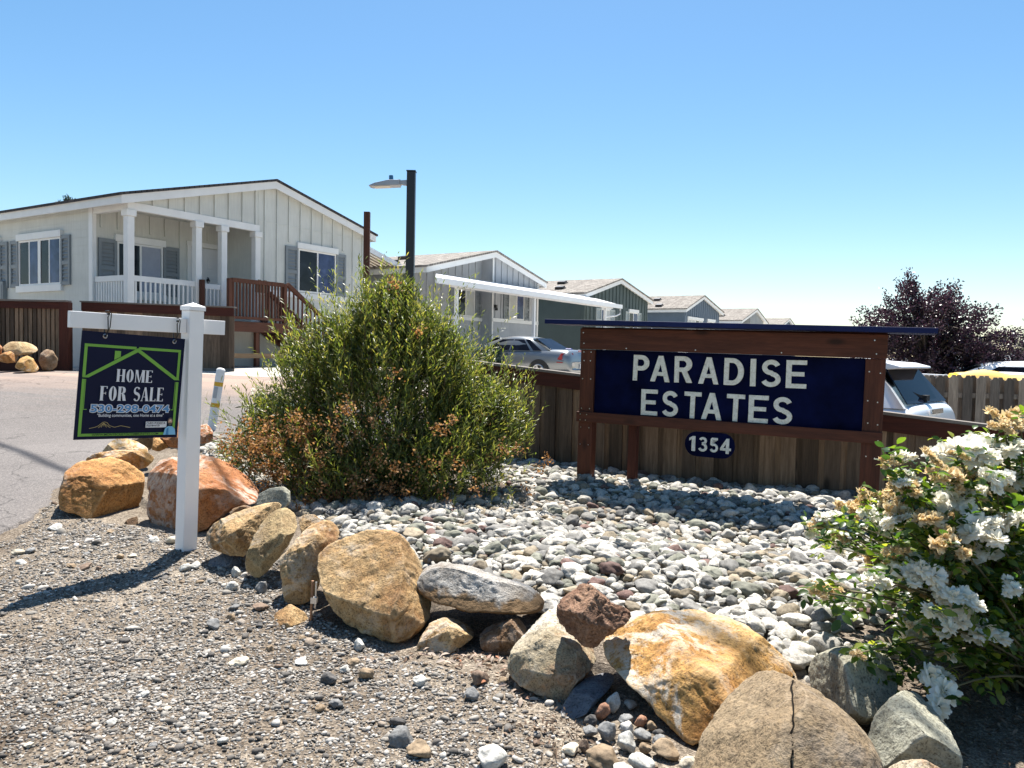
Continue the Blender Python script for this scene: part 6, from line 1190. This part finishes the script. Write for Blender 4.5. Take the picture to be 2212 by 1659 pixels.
for q, (x, y, s_, wth) in enumerate(BL):
    X, Y_ = zR(x, y); dep = 3.02-.25*(Y_-1200)/300*1.0+random.uniform(-.22, .22)
    if Y_ > 1380: dep = 2.75+random.uniform(-.1, .1)
    if x < 480 and y < 700: dep = 3.9+random.uniform(-.15, .2)
    P_ = dp(X, Y_, dep); o = bpy.data.objects.new('blossom', RM[(wth, q % 5)]); C.objects.link(o); o.parent = rb; o.location = P_-RB; k = s_*dep/FPX/.080*.78; o.scale = (k, k, k*.9)
    up = Vector((random.gauss(-.1, .35), random.gauss(-.35, .35), .8)); o.rotation_euler = (Vector((0, 0, 1)).rotation_difference(up.normalized()) @ Quaternion((0, 0, 1), random.uniform(0, 6))).to_euler()
    e = np.array(P_-RB); b = np.array([random.uniform(-.15, .35), random.uniform(-.2, .25), -.05]); mid = b*.45+e*.55+np.array([0, 0, .16]); N_ = 12
    pts_ = [(1-t)**2*b+2*t*(1-t)*mid+t*t*e for t in np.linspace(0, 1, N_)]; cane.tube(pts_, [.0065-.0035*i/N_ for i in range(N_)], 5, False)
    for i in range(3, N_):
        for rep in range(2 if i > 5 else 1):
            if random.random() < .72:
                d = pts_[i]-pts_[i-1]; d = d/np.linalg.norm(d)*.4+np.random.normal(0, .6, 3)+np.array([0, -.15, .1]); compound(pts_[i]+np.random.normal(0, .02, 3), d, 5, random.uniform(.034, .052))
# leafy body of the bush
for j in range(270):
    while True:
        v = np.random.normal(0, 1, 3); v /= np.linalg.norm(v); v *= random.random()**.4
        p = np.array([.36, .22, .50])+v*np.array([.80, .62, .52])
        if p[2] > .05: break
    for k in range(3): compound(p+np.random.normal(0, .05, 3), np.random.normal(0, 1, 3)+np.array([0, -.3, .3]), 5, random.uniform(.032, .054))
for x, y in ((180, 600), (230, 640), (270, 560), (330, 540), (280, 900), (220, 880), (340, 920), (420, 1230), (460, 1250), (440, 1210), (520, 1080), (470, 1110), (600, 1240), (660, 1250), (700, 1300), (560, 960), (520, 870), (630, 990), (350, 1160)):
    X, Y_ = zR(x, y); P_ = dp(X, Y_, 2.8 if y > 1000 else 3.5); p = np.array(P_-RB)
    for k in range(4): compound(p+np.random.normal(0, .025, 3), np.random.normal(0, 1, 3), 5, random.uniform(.03, .045))
    cane.tube([p, p*.5+np.array([.2, .1, .12]), np.array([.2, 0, 0])], [.002, .004, .006], 4, False)
for j in range(40):
    b = np.array([random.uniform(-.1, .5), random.uniform(-.2, .3), -.05]); e = b+np.array([random.gauss(.15, .2), random.gauss(-.05, .2), random.uniform(.3, .7)]); cane.tube([b, (b+e)/2+np.array([0, 0, .1]), e], [.008, .006, .003], 5, False)
cane.build('canes', M['rose_cane'], rb)
n = len(Pp); Ln_ = np.array(Ln_); blades('leaves', np.array(Pp), np.array(Dd), np.array(Nn), Ln_, Ln_*np.random.uniform(.52, .68, n), M['rose_leaf'], rb, prof=(.15, .8, 1, .75, .12), fold=.22, curl=.25)
# ------------------------------------------------------------------ dry leaf litter and twigs
M['litter'] = leafmat('dry_leaf', [(0, (.12, .075, .05)), (.4, (.26, .19, .14)), (.8, (.46, .40, .34)), (1, (.30, .13, .07))], .15, .8, .2)
M['litter_dark'] = leafmat('mulch', [(0, (.05, .035, .025)), (.6, (.12, .08, .055)), (1, (.24, .17, .12))], .1, .85, .2)
def litter(name, label, cx, cy, rx, ry, n, m_, ln=(.015, .05), tw=0):
    x = cx+np.random.normal(0, rx, n); y = cy+np.random.normal(0, ry, n); z = zground(x, y)+np.random.uniform(.002, .022, n); d = rv(n); d[:, 2] *= .25; u = rv(n, .5)+np.array([0, 0, 1.0]); L_ = np.random.uniform(ln[0], ln[1], n)
    o = blades(name, np.stack([x, y, z], 1), d, u, L_, L_*np.random.uniform(.18, .45, n), m_, fold=.3, curl=.5); tag(o, label, kind='stuff'); return o
a = gp(1000, 1430, 0); litter('leaf_litter', 'dry pale leaves caught below the middle boulders', a.x, a.y+.05, .16, .05, 160, M['litter']); a = gp(1130, 1475, 0); litter('leaf_litter', 'dry leaves at the foot of the mottled boulder', a.x-.02, a.y, .10, .10, 160, M['litter']); a = gp(1200, 1580, 0); litter('leaf_litter', 'fine dry leaf debris left of the stone pile', a.x, a.y, .12, .12, 240, M['litter_dark'], (.008, .03))
a = gp(2080, 1500, 0); litter('leaf_litter', 'dark fallen leaf mulch under the rose bush', 2.05, 2.85, .45, .35, 1800, M['litter_dark'], (.012, .035))
m = MB()
for k in range(46):
    x, y = random.uniform(-.25, .95), 0; y = 2.6+random.gauss(.35, .3)-(x)*.15; z = float(zground(np.array([[x]]), np.array([[y]]))[0, 0])+.012; a = random.uniform(0, 6.28); L_ = random.uniform(.04, .13)
    m.tube([(x, y, z), (x+L_*.5*math.cos(a), y+L_*.5*math.sin(a), z+random.uniform(.004, .022)), (x+L_*math.cos(a+.4), y+L_*math.sin(a+.4), z)], [.0018, .0014, .0008], 4, False)
tag(m.build('dry_twigs', M['twig']), 'thin dry twigs strewn on the ground between the boulders', kind='stuff')
# ------------------------------------------------------------------ trees
def tree(name, label, cat, base, H_, crown, leafm, nclump, nleaf, ll, lw, bark='bark', trunk_r=.10, spread=.16, group=None, fork=.25):
    t = thing(name, label, cat, base, (0, 0, 0), group); rnd = random.Random(int(base[0]*31)); mb = MB(); P_, D_ = [], []
    mb.tube([(0, 0, -.3), (.02, .01, H_*.2), (.0, .02, H_*.42), (.03, 0, H_*.75)], [trunk_r*1.3, trunk_r, trunk_r*.7, trunk_r*.3], 8)
    for j in range(nclump):
        c_, r_ = rnd.choices(crown, [q[1][0]*q[1][2] for q in crown])[0]
        d = np.random.normal(0, 1, 3); d /= np.linalg.norm(d); p = np.array(c_)+d*np.array(r_)*(random.random()**.45)
        b = np.array([random.gauss(0, .03), random.gauss(0, .03), H_*random.uniform(fork, fork+.25)]); b[2] = min(b[2], p[2]-.05); mid = b*.45+p*.55+np.array([0, 0, .06*H_])
        if j % 3 == 0: mb.tube([b, mid, p], [trunk_r*.32, trunk_r*.18, .006], 5, False)
        out = p-np.array([0, 0, H_*.4]); out /= np.linalg.norm(out)+1e-6
        for k in range(nleaf):
            u = random.random(); P_.append(p+out*(u-.5)*spread*2.4+np.random.normal(0, spread*.42, 3)); D_.append(out*.5+np.random.normal(0, .8, 3)+np.array([0, 0, -.1]))
    mb.build('trunk', M[bark], t); n = len(P_); blades('crown', np.array(P_), np.array(D_), rv(n), np.random.uniform(ll*.7, ll*1.25, n), np.random.uniform(lw*.7, lw*1.2, n), leafm, t, prof=(.1, .9, .9, .1), fold=.15); return t
M['plum_leaf'] = leafmat('plum_leaf', [(0, (.014, .007, .012)), (.6, (.034, .016, .026)), (1, (.07, .034, .050))], .28, .35, .5)
PT = dp(2000, 812, 18.0); PT.z = -.35
tree('plum_tree', 'dark purple leaved plum tree behind the right end of the big sign', 'tree', PT, 4.3, [((-.1, 0, 2.35), (1.25, 1.2, .85)), ((-1.1, .1, 2.2), (.62, .8, .70)), ((.85, 0, 2.05), (1.0, .9, .75)), ((1.65, 0, 1.75), (.72, .8, .5)), ((-.45, .1, 3.0), (.55, .6, .48)), ((.45, .1, 2.9), (.45, .5, .5)), ((.3, -.2, 1.7), (1.6, 1.0, .45)), ((-.42, 0, 3.45), (.14, .2, .25)), ((.55, 0, 3.25), (.14, .2, .26)), ((1.25, 0, 2.7), (.34, .4, .26)), ((1.8, 0, 2.25), (.28, .3, .2)), ((2.1, 0, 1.65), (.4, .5, .35))], M['plum_leaf'], 760, 40, .062, .036, spread=.12, trunk_r=.09)
M['conifer'] = leafmat('conifer_needles', [(0, (.012, .03, .022)), (1, (.035, .065, .045))], .12, .6); M['far_leaf'] = leafmat('far_leaf', [(0, (.03, .06, .02)), (1, (.10, .14, .05))], .3, .5)
CT = dp(2225, 800, 45); CT.z = -.8
tree('conifer_tree', 'dark conifer cut by the right picture edge behind the white cars', 'tree', CT, 5.2, [((0, 0, 1.2), (1.3, 1.3, .7)), ((0, 0, 2.1), (.95, .95, .7)), ((0, 0, 3.0), (.65, .65, .6)), ((0, 0, 3.8), (.38, .38, .5)), ((0, 0, 4.5), (.18, .18, .5))], M['conifer'], 240, 40, .16, .06, spread=.2, trunk_r=.12)
BT = dp(2192, 800, 40); BT.z = -.8
tree('leafy_tree', 'small green leafy tree left of the dark conifer at the right edge', 'tree', BT, 2.6, [((0, 0, 1.7), (.8, .7, .6)), ((.3, 0, 2.1), (.5, .5, .4))], M['far_leaf'], 90, 34, .12, .07, spread=.16, trunk_r=.07)
FT = dp(146, 430, 55); FT.z = .8; hT = dp(146, 424, 55).z-.8
tree('pine_tree', 'distant pine tip showing just above the roof of the pale home', 'tree', FT, hT, [((0, 0, hT-.45), (.35, .35, .25)), ((-.35, 0, hT-.6), (.3, .3, .18)), ((.2, 0, hT-.2), (.15, .2, .2)), ((0, 0, hT-1.6), (1.2, 1.2, .7)), ((0, 0, hT-3.4), (2.0, 2, 1.2))], M['conifer'], 260, 30, .22, .06, spread=.14, trunk_r=.2)
# dark plant at the return wall of the second house, behind the sedan
m = dp(1062, 772, 25.0); tree('yard_shrub', 'dark little shrub between the sedan nose and the white home', 'shrub', (m.x, m.y, .4), .9, [((0, 0, .55), (.5, .4, .45))], M['conifer'], 60, 30, .09, .04, spread=.1, trunk_r=.03)
